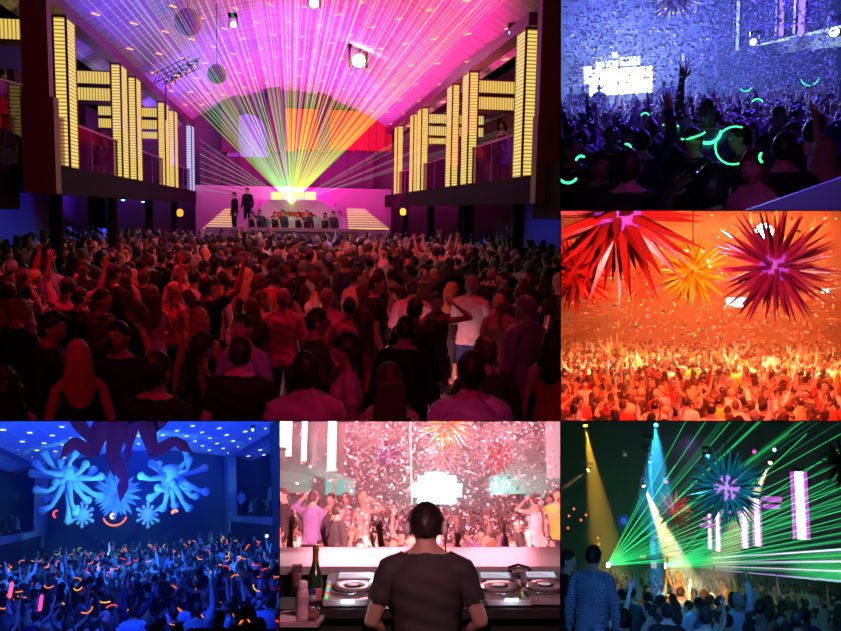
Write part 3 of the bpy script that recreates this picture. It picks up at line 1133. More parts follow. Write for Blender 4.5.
    yelx = mat_emit('ribbed_yellow_lintel', (1.0, 0.70, 0.15), 0.85, stripes=13, axis=0, dark=0.3, base=(0.2, 0.15, 0.03))
    blu = mat_emit('ribbed_lilac', (0.62, 0.62, 1.0), 1.0, stripes=9, axis=2, dark=0.4)
    edge = mat('column_edge', (0.14, 0.05, 0.06), 0.4)

    def column(side, y0, dy, wd, zt, zb, lint, mm, lb):
        """Square post with two glowing faces; lintel boxes run outwards from its head."""
        W = 4.5 if side < 0 else 4.9
        t = link('light_column', None, b, None, T(side * W, y0, zb))
        tag(t, lb, 'light column', 'glowing columns along the balconies', 'thing')
        h = zt - zb
        bm = bmesh.new()
        e = 0.045
        xs = sorted((side * wd, 0))
        # frame edges
        for (xa, ya) in ((xs[0], 0), (xs[1] - e, 0), (xs[0], dy - e), (xs[1] - e, dy - e)):
            box_bm(bm, xa, xa + e, ya, ya + e, 0, h)
        box_bm(bm, xs[0], xs[1], 0, dy, -0.08, 0)
        box_bm(bm, xs[0], xs[1], 0, dy, h, h + 0.06)
        link('frame', me_of(bm, 'frame', [edge]), b, t)
        bm = bmesh.new()
        box_bm(bm, xs[0] + e, xs[1] - e, 0.015, dy - 0.015, 0, h)
        box_bm(bm, xs[0] + .012, xs[1] - .012, e, dy - e, 0, h)
        link('glowing_panel', me_of(bm, 'glowing_panel', [mm]), b, t)
        for (za, zc, xl) in lint:
            bm = bmesh.new()
            x0, x1 = sorted((side * wd, side * (wd + xl)))
            box_bm(bm, x0, x1, 0.1, dy - 0.1, za - zb, zc - zb)
            link('lintel', me_of(bm, 'lintel', [yelx]), b, t)
            bm = bmesh.new()
            box_bm(bm, x0, x1, 0.08, dy - .08, zc - zb, zc - zb + .035)
            box_bm(bm, x0, x1, 0.08, dy - .08, za - zb - .035, za - zb)
            link('lintel_edge', me_of(bm, 'lintel_edge', [edge]), b, t)
    ZT, ZB = 3.82, 0.75
    L2 = [(2.85, 3.18, 2.1), (3.3, 3.62, 2.1)]
    for side, W, names in ((-1, 4.5, 'left'), (1, 4.9, 'right')):
        ref = 288
        ys = [b.onX(69, 100, -4.5).y, 24.6, 26.9, 33.0, 35.6, 43.0] if side < 0 else [17.6, 23.2, 25.6, 31.6, 33.6, 38.6]
        for i, y in enumerate(ys):
            dy = [0.75, 0.9, 0.9, 1.0, 1.0, 1.1][i]
            if side < 0 and i == 5: y = 41.8
            lint = L2 if i in (1, 3) else ([(3.35, 3.75, 3.0)] if i == 0 else ([(2.7, 3.0, 1.6)] if i == 4 else []))
            mm = blu if (side < 0 and i == 5) else yel
            column(side, y, dy, [0.30, 0.30, 0.26, 0.30, 0.26, 0.3][i], ZT, ZB, lint, mm,
                   '%s glowing ribbed yellow column counted from the %s balcony front, magenta laser hall' % (ORD2[i], names) if mm is yel else 'lilac-lit ribbed column at the stage end of the left balcony')
        # balcony deck with fascia, roof beam, glass rail
        xa, xb = sorted((side * (W - 0.02), side * (W + 6)))
        slab('floor_balcony_%s' % names, b, xa, xb, 16.6, 43, 0.42, 0.72, dark)
        bm = bmesh.new()
        hexa_bm(bm, [(side * W, 17.4, 3.86), (side * (W + .35), 17.4, 3.86), (side * (W + .35), 43, 3.86), (side * W, 43, 3.86),
                     (side * W, 17.4, 4.12), (side * (W + .35), 17.4, 4.12), (side * (W + .35), 43, 4.12), (side * W, 43, 4.12)])
        bmesh.ops.recalc_face_normals(bm, faces=bm.faces)
        tag(link('roof_beam', me_of(bm, 'roof_beam', [beam]), b), 'plum roof beam running over the columns of the %s balcony' % names, 'beam')
        bm = bmesh.new()
        box_bm(bm, *sorted((side * (W - .03), side * (W + .12))), 16.6, 43, 0.2, 0.78)
        struct('trim_balcony_fascia_%s' % names, bm, dark, b)
        spans = [(18.1, 24.4), (27.8, 32.9), (36.6, 41.6)] if side < 0 else [(18.4, 23.0), (26.6, 31.5), (34.7, 38.5)]
        for k, (ya, yb) in enumerate(spans):
            t = link('glass_railing', None, b, None, T(side * (W + .12), ya, .72))
            tag(t, 'tinted glass railing in the %s bay of the %s balcony' % (['front', 'middle', 'far'][k], names), 'railing')
            bm = bmesh.new()
            box_bm(bm, -0.01, .01, 0.05, yb - ya - .05, 0.03, 1.0)
            link('glass_pane', me_of(bm, 'glass_pane', [mat_glass('tinted_glass', (0.62, 0.42, 0.60), 0.10)]), b, t)
            bm = bmesh.new()
            box_bm(bm, -0.03, .03, 0, yb - ya, 1.0, 1.05)
            link('handrail', me_of(bm, 'handrail', [mat('handrail_pink', (0.55, 0.25, 0.40), 0.3, 0.5)]), b, t)
            for yy in (0.02, (yb - ya) / 2, yb - ya - .06):
                bm = bmesh.new()
                box_bm(bm, -.02, .02, yy, yy + .04, 0, 1.0)
                link('post', me_of(bm, 'post', [mat('handrail_pink')]), b, t)
            bm = bmesh.new()
            box_bm(bm, *sorted((side * (W + 3.4), side * (W + 3.6))), ya - 1, yb + 1.2, .72, 3.9)
            struct('wall_balcony_back', bm, mat('wall_plum', (0.10, 0.02, 0.05), 0.7, noise_amt=0.3, scale=2), b)
        # under-balcony posts, glow spots
        for k, yy in enumerate((19.5, 25.5, 32, 39)):
            bm = bmesh.new()
            lathe_bm(bm, [(0.2, FL), (0.2, FL + .3), (0.14, FL + .34), (0.14, 0.3), (0.2, .42)], 16, center=(side * (W + .5), yy, 0))
            struct('column_under_balcony', bm, dark, b)
        for k, (px, py) in enumerate(((123, 198), (143, 200), (55, 188)) if side < 0 else ((446, 200), (541, 187), (435, 188))):
            p = b.onX(px, py, side * (W + 1.2))
            t = link('downlight', None, b, None, Matrix.Translation(p))
            tag(t, '%s-lit round spotlight under the %s balcony, %s' % (['bright blue', 'pale blue', 'small red'][k], names, ['nearer the stage', 'beside the post', 'near the balcony front'][k]), 'spotlight')
            bm = bmesh.new()
            lathe_bm(bm, [(0.05, 0.15), (0.09, 0.1), (0.10, -0.06), (0.07, -.06)], 14)
            link('housing', me_of(bm, 'housing', [mat('black_metal', (0.02, 0.02, 0.02), 0.4, 0.6)]), b, t)
            bm = bmesh.new()
            ellip_bm(bm, (0, 0, -0.05), (0.075, 0.075, 0.05), 12, 8)
            link('lens', me_of(bm, 'lens', [mat_emit('lens_blue', (0.15, 0.35, 1.0), 8) if k < 2 else mat_emit('lens_red', (1.0, 0.1, 0.2), 2)]), b, t)
            if k < 2:
                lamp(b, 'SPOT', p + Vector((0, 0, -.12)), p + Vector((side * 2.0, -1.0 - k, -1.2)), (0.03, 0.05, 1.0), 420, 0.03, angle=130)
    # nearest balcony bays and big dark pillars in front
    for side, names, xw, pxs in ((-1, 'left', -5.1, (19, 46)), (1, 'right', 5.35, (543, 575))):
        yy = 16.2
        p0, p1 = b.onY(pxs[0], 0, yy).x, b.onY(pxs[1], 0, yy).x
        bm = bmesh.new()
        box_bm(bm, p0, p1, yy, yy + .3, 0.9, 6)
        box_bm(bm, p0 - .03, p1 + .08, yy - .05, yy + .3, 0.2, 1.9)
        struct('column_balcony_front_%s' % names, bm, mat('pillar_plum', (0.22, 0.03, 0.08), 0.5, noise_amt=0.2), b)
        bm = bmesh.new()
        xs = sorted((side * 5.0, side * 11))
        box_bm(bm, xs[0], xs[1], 11.0, 17, 0.2, 0.98)
        struct('floor_balcony_front_%s' % names, bm, dark, b)
        bm = bmesh.new()
        box_bm(bm, xs[0], xs[1], 11.0, 17, -.1, 0.2)
        struct('trim_balcony_soffit_%s' % names, bm, dark, b)
    t = link('glass_railing', None, b, None, Matrix.Identity(4))
    tag(t, 'nearest tinted glass railing at the far left balcony edge with rounded end', 'railing')
    bm = bmesh.new()
    p = [b.onX(-20, 118, -5.1), b.onX(44, 147, -5.1)]
    q = [b.onX(-20, 74, -5.1), b.onX(44, 91, -5.1)]
    hexa_bm(bm, [p[0], p[1], p[1] + Vector((-.02, 0, 0)), p[0] + Vector((-.02, 0, 0)), q[0], q[1], q[1] + Vector((-.02, 0, 0)), q[0] + Vector((-.02, 0, 0))])
    bmesh.ops.recalc_face_normals(bm, faces=bm.faces)
    link('glass_pane', me_of(bm, 'glass_pane', [mat('tinted_glass')]), b, t)
    bm = bmesh.new()
    chain_bm(bm, [q[0], q[1], q[1].lerp(p[1], .5), p[1]], [0.025] * 4, 8)
    link('handrail', me_of(bm, 'handrail', [mat('handrail_pink')]), b, t)

    # --- stage
    YS = 36.0
    zf = b.onY(288, 228.5, YS).z
    stage = bmesh.new()
    xs0, xs1 = b.onY(233, 0, YS).x, b.onY(356, 0, YS).x
    box_bm(stage, xs0 - 1.2, xs1 + 1.4, YS + .12, 43, FL, zf - 1.0)
    box_bm(stage, xs0 - 1.2, xs1 + 1.4, YS, YS + .12, FL, zf)
    box_bm(stage, xs0 - .1, xs1 + .1, YS - .12, YS, zf - .12, zf + .03)
    struct('floor_stage', stage, mat('stage_pink', (0.50, 0.20, 0.36), 0.5), b)
    # sloping riser with recessed red front
    t = link('dj_riser', None, b, None, Matrix.Identity(4))
    tag(t, 'pink sloping-sided DJ riser with a red lit recess in the middle of the stage', 'stage riser')
    P = lambda px, py, y: b.onY(px, py, y)
    top = 200.5
    riser = mat('riser_pink', (0.74, 0.42, 0.58), 0.6)
    for sg, (ax, bx, cx, dx) in ((0, (232, 252, 279, 269)), (1, (356, 338, 309, 321))):
        bm = bmesh.new()
        A, Bq, Cq, D = P(ax, 229, 37.5), P(bx, 229, 37.5), P(cx, 211, 38), P(dx, top, 38)
        E = Vector((0, 3.2, 0))
        hexa_bm(bm, [A, Bq, Bq + E, A + E, D, Cq, Cq + E, D + E])
        bmesh.ops.recalc_face_normals(bm, faces=bm.faces)
        link('sloping_side', me_of(bm, 'sloping_side', [riser]), b, t)
    bm = bmesh.new()
    a0, a1 = P(268, top + 11, 38), P(322, top, 38)
    box_bm(bm, a0.x, a1.x, 38, 41.5, a0.z, a1.z)
    link('bridge', me_of(bm, 'bridge', [riser]), b, t)
    bm = bmesh.new()
    a0, a1 = P(262, 229, 40), P(324, 210, 40)
    box_bm(bm, a0.x, a1.x, 40, 40.2, a0.z, a1.z)
    link('red_recess', me_of(bm, 'red_recess', [mat_emit('recess_red', (1.0, 0.03, 0.02), 0.5)]), b, t)
    t = link('dj_booth', None, b, None, Matrix.Identity(4))
    tag(t, 'small DJ booth of stacked glowing yellow bars under the laser fan', 'booth')
    yb = mat_emit('booth_yellow', (1.0, 0.80, 0.25), 1.3)
    for (c, d, e, f) in ((271, 281, 192, 200), (305, 316, 192, 200), (282, 304, 192, 199)):
        for k in range(3):
            bm = bmesh.new()
            hgt = (f - e) / 3
            a0, a1 = P(c, e + hgt * (k + 1) - .6, 38.4), P(d, e + hgt * k, 38.4)
            box_bm(bm, a0.x, a1.x, 38.4, 39.2, a0.z, a1.z)
            link('light_bar', me_of(bm, 'light_bar', [yb]), b, t)
    # stairs either side
    ys_m = mat_emit('step_yellow', (1.0, 0.66, 0.18), 1.4)
    for sg, nm in ((-1, 'left'), (1, 'right')):
        t = link('lit_staircase', None, b, None, Matrix.Identity(4))
        tag(t, 'staircase with yellow lit treads %s of the stage' % nm, 'stairs')
        for k in range(9):
            if sg < 0:
                c, d = 203 + k * 2.6, 232 + k * 0.2
            else:
                c, d = 348 - k * .2, 389 - k * 2.9
            y = 36.5 + k * .45
            py = 229 - k * 2.35
            a0, a1 = P(c, py, y), P(d, py - 2.3, y)
            bm = bmesh.new()
            bl = bmesh.new()
            box_bm(bm, a0.x, a1.x, y, y + .5, a0.z - .4, a1.z)
            box_bm(bl, a0.x + .02, a1.x - .02, y - .02, y, a0.z + .02, a0.z + (a1.z - a0.z) * .42)
            tr = link('tread', me_of(bm, 'tread', [riser]), b, t)
            link('tread_light', me_of(bl, 'tread_light', [ys_m]), b, tr)

    # --- laser fan
    rnd = random.Random(11)
    src = P(291, 203, 38.2)
    t = link('laser_projector', None, b, None, Matrix.Translation(src))
    tag(t, 'laser projector above the DJ booth with a fan of green, lilac and yellow beams', 'laser projector')
    bm = bmesh.new()
    box_bm(bm, -.2, .2, .06, .5, -.16, .12)
    link('housing', me_of(bm, 'housing', [mat('black_metal')]), b, t)
    bm = bmesh.new()
    ellip_bm(bm, (0, 0, 0), (0.10, 0.05, 0.08), 12, 8)
    link('aperture', me_of(bm, 'aperture', [mat_emit('aperture_green', (0.85, 1.0, 0.6), 25)]), b, t)
    cols = {'cyan-green': ((0.25, 0.9, 0.45), 0.42), 'green-yellow': ((0.35, 1.0, 0.05), 0.55), 'white-lilac': ((0.70, 0.55, 0.90), 0.36),
            'yellow': ((1.0, 0.72, 0.12), 0.50), 'orange': ((1.0, 0.45, 0.12), 0.42), 'grey-green': ((0.35, 0.55, 0.42), 0.22), 'blue': ((0.25, 0.45, 1.0), 0.3)}
    fan = []
    for k in range(24): fan.append((100 + k * 6.7 + rnd.uniform(-3, 3), -25, rnd.choice(['cyan-green', 'cyan-green', 'white-lilac', 'green-yellow', 'blue'])))
    for k in range(20): fan.append((258 + k * 4.6 + rnd.uniform(-2, 2), -25, rnd.choice(['white-lilac', 'green-yellow', 'green-yellow', 'yellow'])))
    for k in range(24): fan.append((350 + k * 7.2 + rnd.uniform(-3, 3), -25, rnd.choice(['yellow', 'yellow', 'orange', 'green-yellow', 'yellow'])))
    for k in range(8): fan.append((200, 140 + k * 7, 'cyan-green'))
    for k in range(8): fan.append((rnd.uniform(470, 545), 95 + k * 6, 'grey-green'))
    for (ex, ey, cn) in fan:
        flat = ey > 0
        e = b.onY(ex, ey, 41 if ex == 200 else (24 if flat else rnd.uniform(9, 13)))
        bm = bmesh.new()
        d = e - src
        tube_bm(bm, (0, 0, 0), d, 0.022, (0.009 if not flat else .014) * rnd.choice((.6, .8, 1, 1.3)), 5, cap=False)
        c, s = cols[cn]
        o = link('laser_ray', me_of(bm, 'laser_ray', [mat_beam('laser_' + cn, c, s * .34)]), b, t)
        o['label'] = cn + ' laser beam'

    for k in range(40):
        e = b.onY(60 + k * 12 + rnd.uniform(-5, 5), -30, rnd.uniform(9, 13)) - src
        bm = bmesh.new()
        tube_bm(bm, (0, 0, 0), e, 0.045, 0.003, 5, cap=False)
        o = link('fine_ray', me_of(bm, 'fine_ray', [mat_beam('laser_vivid_green', (0.20, 1.0, 0.0), .17)]), b, t)
    for (px, py, c, nm) in ((180, 213, (1.0, .22, .03), 'orange'), (113, 214, (1.0, .05, .08), 'red'), (403, 212, (1.0, .35, .03), 'amber')):
        bm = bmesh.new()
        lathe_bm(bm, [(.05, -.14), (.12, -.1), (.13, .08), (.06, .16)], 14)
        tag(link('wall_lantern', me_of(bm, 'wall_lantern', [mat_emit('lantern_' + nm, c, 2.5)]), b, None, Matrix.Translation(b.onY(px, py, 36))), 'small glowing %s lantern just above the far crowd beside the stage stairs' % nm, 'lantern')

    # --- truss, moving heads, hanging flower balls
    steel = mat('truss_steel', (0.35, 0.20, 0.32), 0.35, 0.7)

    def truss(p0, p1, lb, w=.3):
        p0, p1 = Vector(p0), Vector(p1)
        d = (p1 - p0)
        n = max(3, int(d.length / .5))
        up = Vector((0, 0, w))
        sd = d.normalized().cross(Vector((0, 0, 1))) * w
        bm = bmesh.new()
        cs = [Vector((0, 0, 0)), up, sd, up + sd]
        for c in cs:
            tube_bm(bm, p0 + c, p1 + c, .022, n=6)
        for i in range(n):
            a, e = p0 + d * (i / n), p0 + d * ((i + 1) / n)
            tube_bm(bm, a, e + up, .012, n=5)
            tube_bm(bm, a + sd, e + sd + up, .012, n=5)
            tube_bm(bm, a + up, e + sd + up, .012, n=5)
        o = link('lighting_truss', me_of(bm, 'lighting_truss', [steel]), b)
        tag(o, lb, 'truss')
    truss(P(163, 84, 30), P(200, 68, 26), 'short steel lighting truss under the vault, left of the laser fan')
    truss(P(166, 90, 30), P(166, 120, 30), 'steel drop leg hanging below the left lighting truss')

    def moving_head(bay, p, lb, lens, aim=(0, -1, -.4), sc=1.0):
        t = link('moving_head_light', None, bay, None, Matrix.Translation(Vector(p)))
        tag(t, lb, 'stage light')
        bm = bmesh.new()
        box_bm(bm, -.16 * sc, .16 * sc, -.14 * sc, .14 * sc, .22 * sc, .34 * sc)
        link('base', me_of(bm, 'base', [mat('black_metal')]), bay, t)
        bm = bmesh.new()
        for s_ in (-1, 1):
            box_bm(bm, *sorted((s_ * .15 * sc, s_ * .12 * sc)), -.05 * sc, .05 * sc, -.1 * sc, .24 * sc)
        link('yoke', me_of(bm, 'yoke', [mat('black_metal')]), bay, t)
        a = Vector(aim).normalized()
        bm = bmesh.new()
        tube_bm(bm, -a * .16 * sc, a * .13 * sc, .09 * sc, .115 * sc, 14)
        link('head', me_of(bm, 'head', [mat('black_metal')]), bay, t)
        bm = bmesh.new()
        tube_bm(bm, a * .125 * sc, a * .15 * sc, .10 * sc, .09 * sc, 14)
        link('lens', me_of(bm, 'lens', [lens]), bay, t)
    hall_magenta.moving_head = moving_head
    hall_magenta.truss = truss
    moving_head(b, P(358, 61, 30), 'bright white moving head light under the vault, right of the beams', mat_emit('lens_white', (1.0, 0.85, 1.0), 40), (0, -1, -.15), 2.2)
    moving_head(b, P(314, 3, 24), 'cyan moving head light at the top centre of the vault', mat_emit('lens_cyan', (0.2, 0.8, 1.0), 20), (0, -1, -.3), 1.2)
    moving_head(b, P(233, 24, 24), 'moving head with pale cyan lens over the left side beams', mat_emit('lens_cyan'), (0.2, -1, -.3), .8)
    moving_head(b, P(512, 33, 19), 'small blue moving head light by the right balcony front column', mat_emit('lens_blue'), (-.5, -1, -.1), .6)
    for i in range(6):
        moving_head(b, P(168 + i * 5.5, 86 - i * 4, 29.5 - i * .5), '%s red-lensed light on the short truss counted from its stage end' % ORD2[i], mat_emit('lens_red'), (0, -1, -.4), .5)
    for (px, py, r, lb) in ((188, 22, .36, 'larger hanging lantern ball with red freckles, upper left of the laser fan'), (217, 74, .26, 'smaller hanging lantern ball below the larger one near the beams')):
        bm = bmesh.new()
        ellip_bm(bm, (0, 0, 0), (r, r, r), 24, 16)
        t = link('lantern_ball', me_of(bm, 'lantern_ball', [mat('lantern', (0.45, 0.10, 0.30), 0.5, noise_amt=0.5, scale=9)]), b, None, Matrix.Translation(P(px, py, 24)))
        tag(t, lb, 'lantern')
        bm = bmesh.new()
        tube_bm(bm, (0, 0, r), (0, 0, r + 1.6), 0.01)
        link('cord', me_of(bm, 'cord', [mat('black_metal')]), b, t)

    # beam of lilac light landing over the right balcony
    # --- people
    rd, mg = 'red', 'pink'
    H1 = dict(skin=0)
    pa = person_at
    pa(b, 78, 358, FL, sex='f', hair='long', hairc='blonde', top='vest', topc='black', face=0.3, label='woman with long blonde hair seen from behind, bottom left of the magenta laser hall')
    pa(b, 119, 337, FL, sex='m', hair='short', top='shirt', topc='black', pose='drink', face=2.8, label='man in dark shirt facing us beside the long blonde hair, magenta laser hall')
    pa(b, 101, 300, FL, sex='m', hair='short', top='shirt', topc='charcoal', pose='drink', face=-1.9, label='man in dark suit with face lit red, looking right, left side of magenta laser hall')
    pa(b, 50, 328, FL, sex='m', hair='quiff', top='shirt', topc='black', pose='down', face=-1.6, label='man in black jacket looking right at the lower left edge, magenta laser hall')
    pa(b, 138, 314, FL, sex='f', hair='long', hairc='brown', top='vest', topc='pink', face=2.0, pose='down', label='long-haired woman in pink top turned left, beside the man facing us, magenta laser hall')
    pa(b, 156, 372, FL, sex='m', hair='short', top='shirt', topc='black', face=-0.4, label='dark-haired head low in front of the man facing us, magenta laser hall')
    pa(b, 199, 322, FL, sex='f', hair='wavy', hairc='blonde', top='dress', topc='black', face=0.1, label='woman with wavy blonde hair in black dress seen from behind, magenta laser hall')
    pa(b, 174, 292, FL, sex='f', hair='long', hairc='blonde', top='vest', topc='red', face=2.4, label='blonde woman facing us in front of white-shirted man, magenta laser hall')
    pa(b, 194, 278, FL, sex='m', hair='short', top='shirt', topc='white', face=-.2, label='man in pale shirt seen from behind, left middle of magenta laser hall')
    pa(b, 213, 285, FL, sex='m', hair='short', top='shirt', topc='white', face=2.6, pose='drink', label='man in open pale shirt facing us near the wavy blonde woman')
    pa(b, 8, 292, FL, sex='m', hair='short', top='shirt', topc='light blue', face=.3, label='man in glowing blue shirt at the left edge of the magenta laser hall')
    pa(b, 17, 311, FL, sex='m', hair='balding', hairc='grey', top='shirt', topc='black', face=-.8, label='grey-haired man below the blue shirt, left edge of magenta laser hall')
    pa(b, 305, 372, FL, sex='m', hair='short', top='shirt', topc='pink', face=.1, s=1.0, label='short-haired man in pink shirt seen from behind, bottom centre of magenta laser hall')
    pa(b, 389, 383, FL, sex='f', hair='long', hairc='brown', top='vest', topc='black', face=.05, label='woman with straight long brown hair between pink and white shirts, bottom of magenta laser hall')
    pa(b, 471, 372, FL, sex='m', hair='short', top='shirt', topc='white', face=0, s=1.02, label='man in white shirt seen from behind, bottom right of magenta laser hall')
    pa(b, 486, 352, FL, sex='m', hair='balding', hairc='brown', top='shirt', topc='charcoal', face=.2, label='balding man just beyond the white-shirted man, magenta laser hall')
    pa(b, 405, 330, FL, sex='m', hair='crop', top='shirt', topc='black', face=-.2, label='close-cropped man in black behind the straight-haired woman, magenta laser hall')
    pa(b, 316, 322, FL, sex='m', hair='short', top='shirt', topc='charcoal', pose='drink', face=-1.4, label='man looking right above the pink-shirted man, magenta laser hall')
    pa(b, 362, 320, FL, sex='f', hair='long', hairc='brown', top='vest', topc='red', pose='drink', face=.8, label='woman in red top with hands together, centre of magenta laser hall')
    pa(b, 523, 312, FL, sex='f', hair='long', hairc='blonde', top='dress', topc='black', face=2.7, label='fair-haired woman in low black dress facing us, right side of magenta laser hall')
    pa(b, 437, 302, FL, sex='f', hair='bun', hairc='dark', top='vest', topc='black', pose='head', face=2.9, label='dark-haired woman facing us with hand by head, right middle of magenta laser hall')
    pa(b, 375, 276, FL, sex='f', hair='wavy', hairc='blonde', top='shirt', topc='pink', face=0, label='woman in pink shirt with fair hair, centre of magenta laser hall crowd')
    pa(b, 553, 345, FL, sex='f', hair='wavy', hairc='dark', top='vest', topc='red', face=-.5, label='wavy-haired woman in red at the right edge, magenta laser hall')
    av = [(p['x'], p['y'], 0.62, 0.75) for p in PEOPLE if p['bay'] is b]
    rows = [(5.2, .62), (5.9, .6), (6.6, .6), (7.3, .6)] + [(8.0 + k * .75, .66) for k in range(12)] + [(17 + k * .8, .62) for k in range(22)]
    tops1 = ['black'] * 7 + ['charcoal'] * 3 + ['white', 'grey', 'navy', 'red', 'pink', 'beige', 'light blue']
    crowd_grid(b, FL, rows, lambda y: (max(-8.5, -y * .36), min(8.5, y * .335)), av, pick_std(tops1, up=.05), seed=21)
    # on the stage and stairs
    person_px(b, 234.5, 37.2, -1.10, sex='m', topc='black', top='shirt', face=2.0, label='dark figure in suit standing on the left stairs, nearer the balcony')
    person_px(b, 247.5, 37.8, -.88, sex='m', topc='black', top='shirt', face=2.6, label='dark figure standing highest on the left stairs beside the stage')
    for k, px in enumerate((252, 260, 266, 275, 283, 291, 299, 307, 316, 325, 333, 340)):
        y = 37.0 + (k % 3) * .6
        x = b.onY(px, 220, y).x
        person(b, x, y, zf - 1.0, face=math.pi if k % 2 else 2.4, sex='f' if k % 3 == 0 else 'm', hair='long' if k % 3 == 0 else 'short', top='shirt' if k % 3 else 'vest', pose=['down', 'drink', 'up'][k % 3], topc=['black', 'charcoal', 'white'][k % 3])
    # on the balconies
    for side, W, ys in ((-1, 4.5, (18.8, 19.6, 20.6, 21.6, 22.6, 28.6, 29.8, 31.2)), (1, 4.9, (18.9, 20.0, 21.2, 22.2, 27.4, 29.0))):
        for k, y in enumerate(ys):
            person(b, side * (W + .75 + (k % 3) * .35), y, .72, face=side * 1.4 + k * .3, sex='f' if k % 2 else 'm', hair='long' if k % 2 else 'short', top='dress' if k % 2 else 'shirt', topc=['black', 'red', 'charcoal'][k % 3], pose=['down', 'drink', 'fold'][k % 3])
    p = b.onX(1, 90, -5.7)
    person(b, p.x, p.y, .98, face=-1.2, sex='f', hair='long', top='dress', topc='red', keep=True, label='woman in red dress standing behind the nearest left balcony glass')


ORD2 = ['first', 'second', 'third', 'fourth', 'fifth', 'sixth', 'seventh', 'eighth']
hall_magenta()

# ================================================================== things shared by several halls
def mat_paper(name, c):
    """Thin tissue: light comes through it."""
    m = bpy.data.materials.new(name)
    m.use_nodes = True
    nt = m.node_tree
    nt.nodes.clear()
    o = nt.nodes.new('ShaderNodeOutputMaterial')
    mx = nt.nodes.new('ShaderNodeMixShader')
    d = nt.nodes.new('ShaderNodeBsdfDiffuse')
    t = nt.nodes.new('ShaderNodeBsdfTranslucent')
    d.inputs[0].default_value = (*c, 1)
    t.inputs[0].default_value = (*c, 1)
    mx.inputs[0].default_value = 0.5
    nt.links.new(d.outputs[0], mx.inputs[1])
    nt.links.new(t.outputs[0], mx.inputs[2])
    nt.links.new(mx.outputs[0], o.inputs[0])
    return m


def confetti(b, spots, n_single, colors, size, label, group, seed):
    """spots(rnd) gives a local position; the nearest flakes are single sheets, the rest one flurry."""
    rnd = random.Random(seed)
    P = []
    while len(P) < spots[1]:
        p = spots[0](rnd)
        if p is not None:
            P.append(p)
    P.sort(key=lambda p: p.y)
    ms = [mat_paper('paper_%s_%d' % (group.replace(' ', '_'), i), c) for i, c in enumerate(colors)]
    fl = []
    for m in ms:
        bm = bmesh.new()
        vs = [bm.verts.new(v) for v in ((-.5, -.32, 0.05), (0, -.36, -.05), (.5, -.30, .06), (.5, .32, .02), (0, .34, -.08), (-.5, .30, .03))]
        bm.faces.new((vs[0], vs[1], vs[4], vs[5]))
        bm.faces.new((vs[1], vs[2], vs[3], vs[4]))
        fl.append(me_of(bm, 'confetti_flake', [m]))
    for p in P[:n_single]:
        R = Matrix.Rotation(rnd.uniform(0, 6.28), 4, 'X') @ Matrix.Rotation(rnd.uniform(0, 6.28), 4, 'Z')
        o = link('confetti_flake', rnd.choice(fl), b, None, Matrix.Translation(p) @ R @ Matrix.Scale(size * rnd.uniform(.8, 1.3), 4))
        tag(o, label, 'confetti', group)
    V, F_, mi = [], [], []
    q = np.array([(-.5, -.32, 0.03), (.5, -.30, .03), (.5, .32, -.02), (-.5, .30, .03)])
    for p in P[n_single:]:
        R = (Matrix.Rotation(rnd.uniform(0, 6.28), 3, 'X') @ Matrix.Rotation(rnd.uniform(0, 6.28), 3, 'Z'))
        k = size * rnd.uniform(.7, 1.4)
        v = (q * k) @ np.array(R).T + np.array(p)
        o = len(V)
        V.extend(v.tolist())
        F_.append((o, o + 1, o + 2, o + 3))
        mi.append(rnd.randrange(len(ms)))
    me = bpy.data.meshes.new('confetti_flurry')
    me.from_pydata(V, [], F_)
    for m in ms:
        me.materials.append(m)
    me.polygons.foreach_set('material_index', mi)
    o = link('confetti_flurry', me, b)
    tag(o, 'countless tiny confetti specks filling the air of the ' + b.name, 'confetti', None, 'stuff')


def frustum_spot(b, y0, y1, top, bot, power=1.0, dens=None, margin=4):
    x0, a, x1, c = b.box

    def f(r):
        y = y0 + (y1 - y0) * r.random() ** power
        px, py = r.uniform(x0 + margin, x1 - margin), r.uniform(a + top, a + bot)
        if dens and r.random() > dens(px, py):
            return None
        return b.onY(px, py, y)
    return f


def fib(n):
    for i in range(n):
        z = 1 - 2 * (i + .5) / n
        a = i * 2.399963
        r = math.sqrt(1 - z * z)
        yield Vector((r * math.cos(a), r * math.sin(a), z))


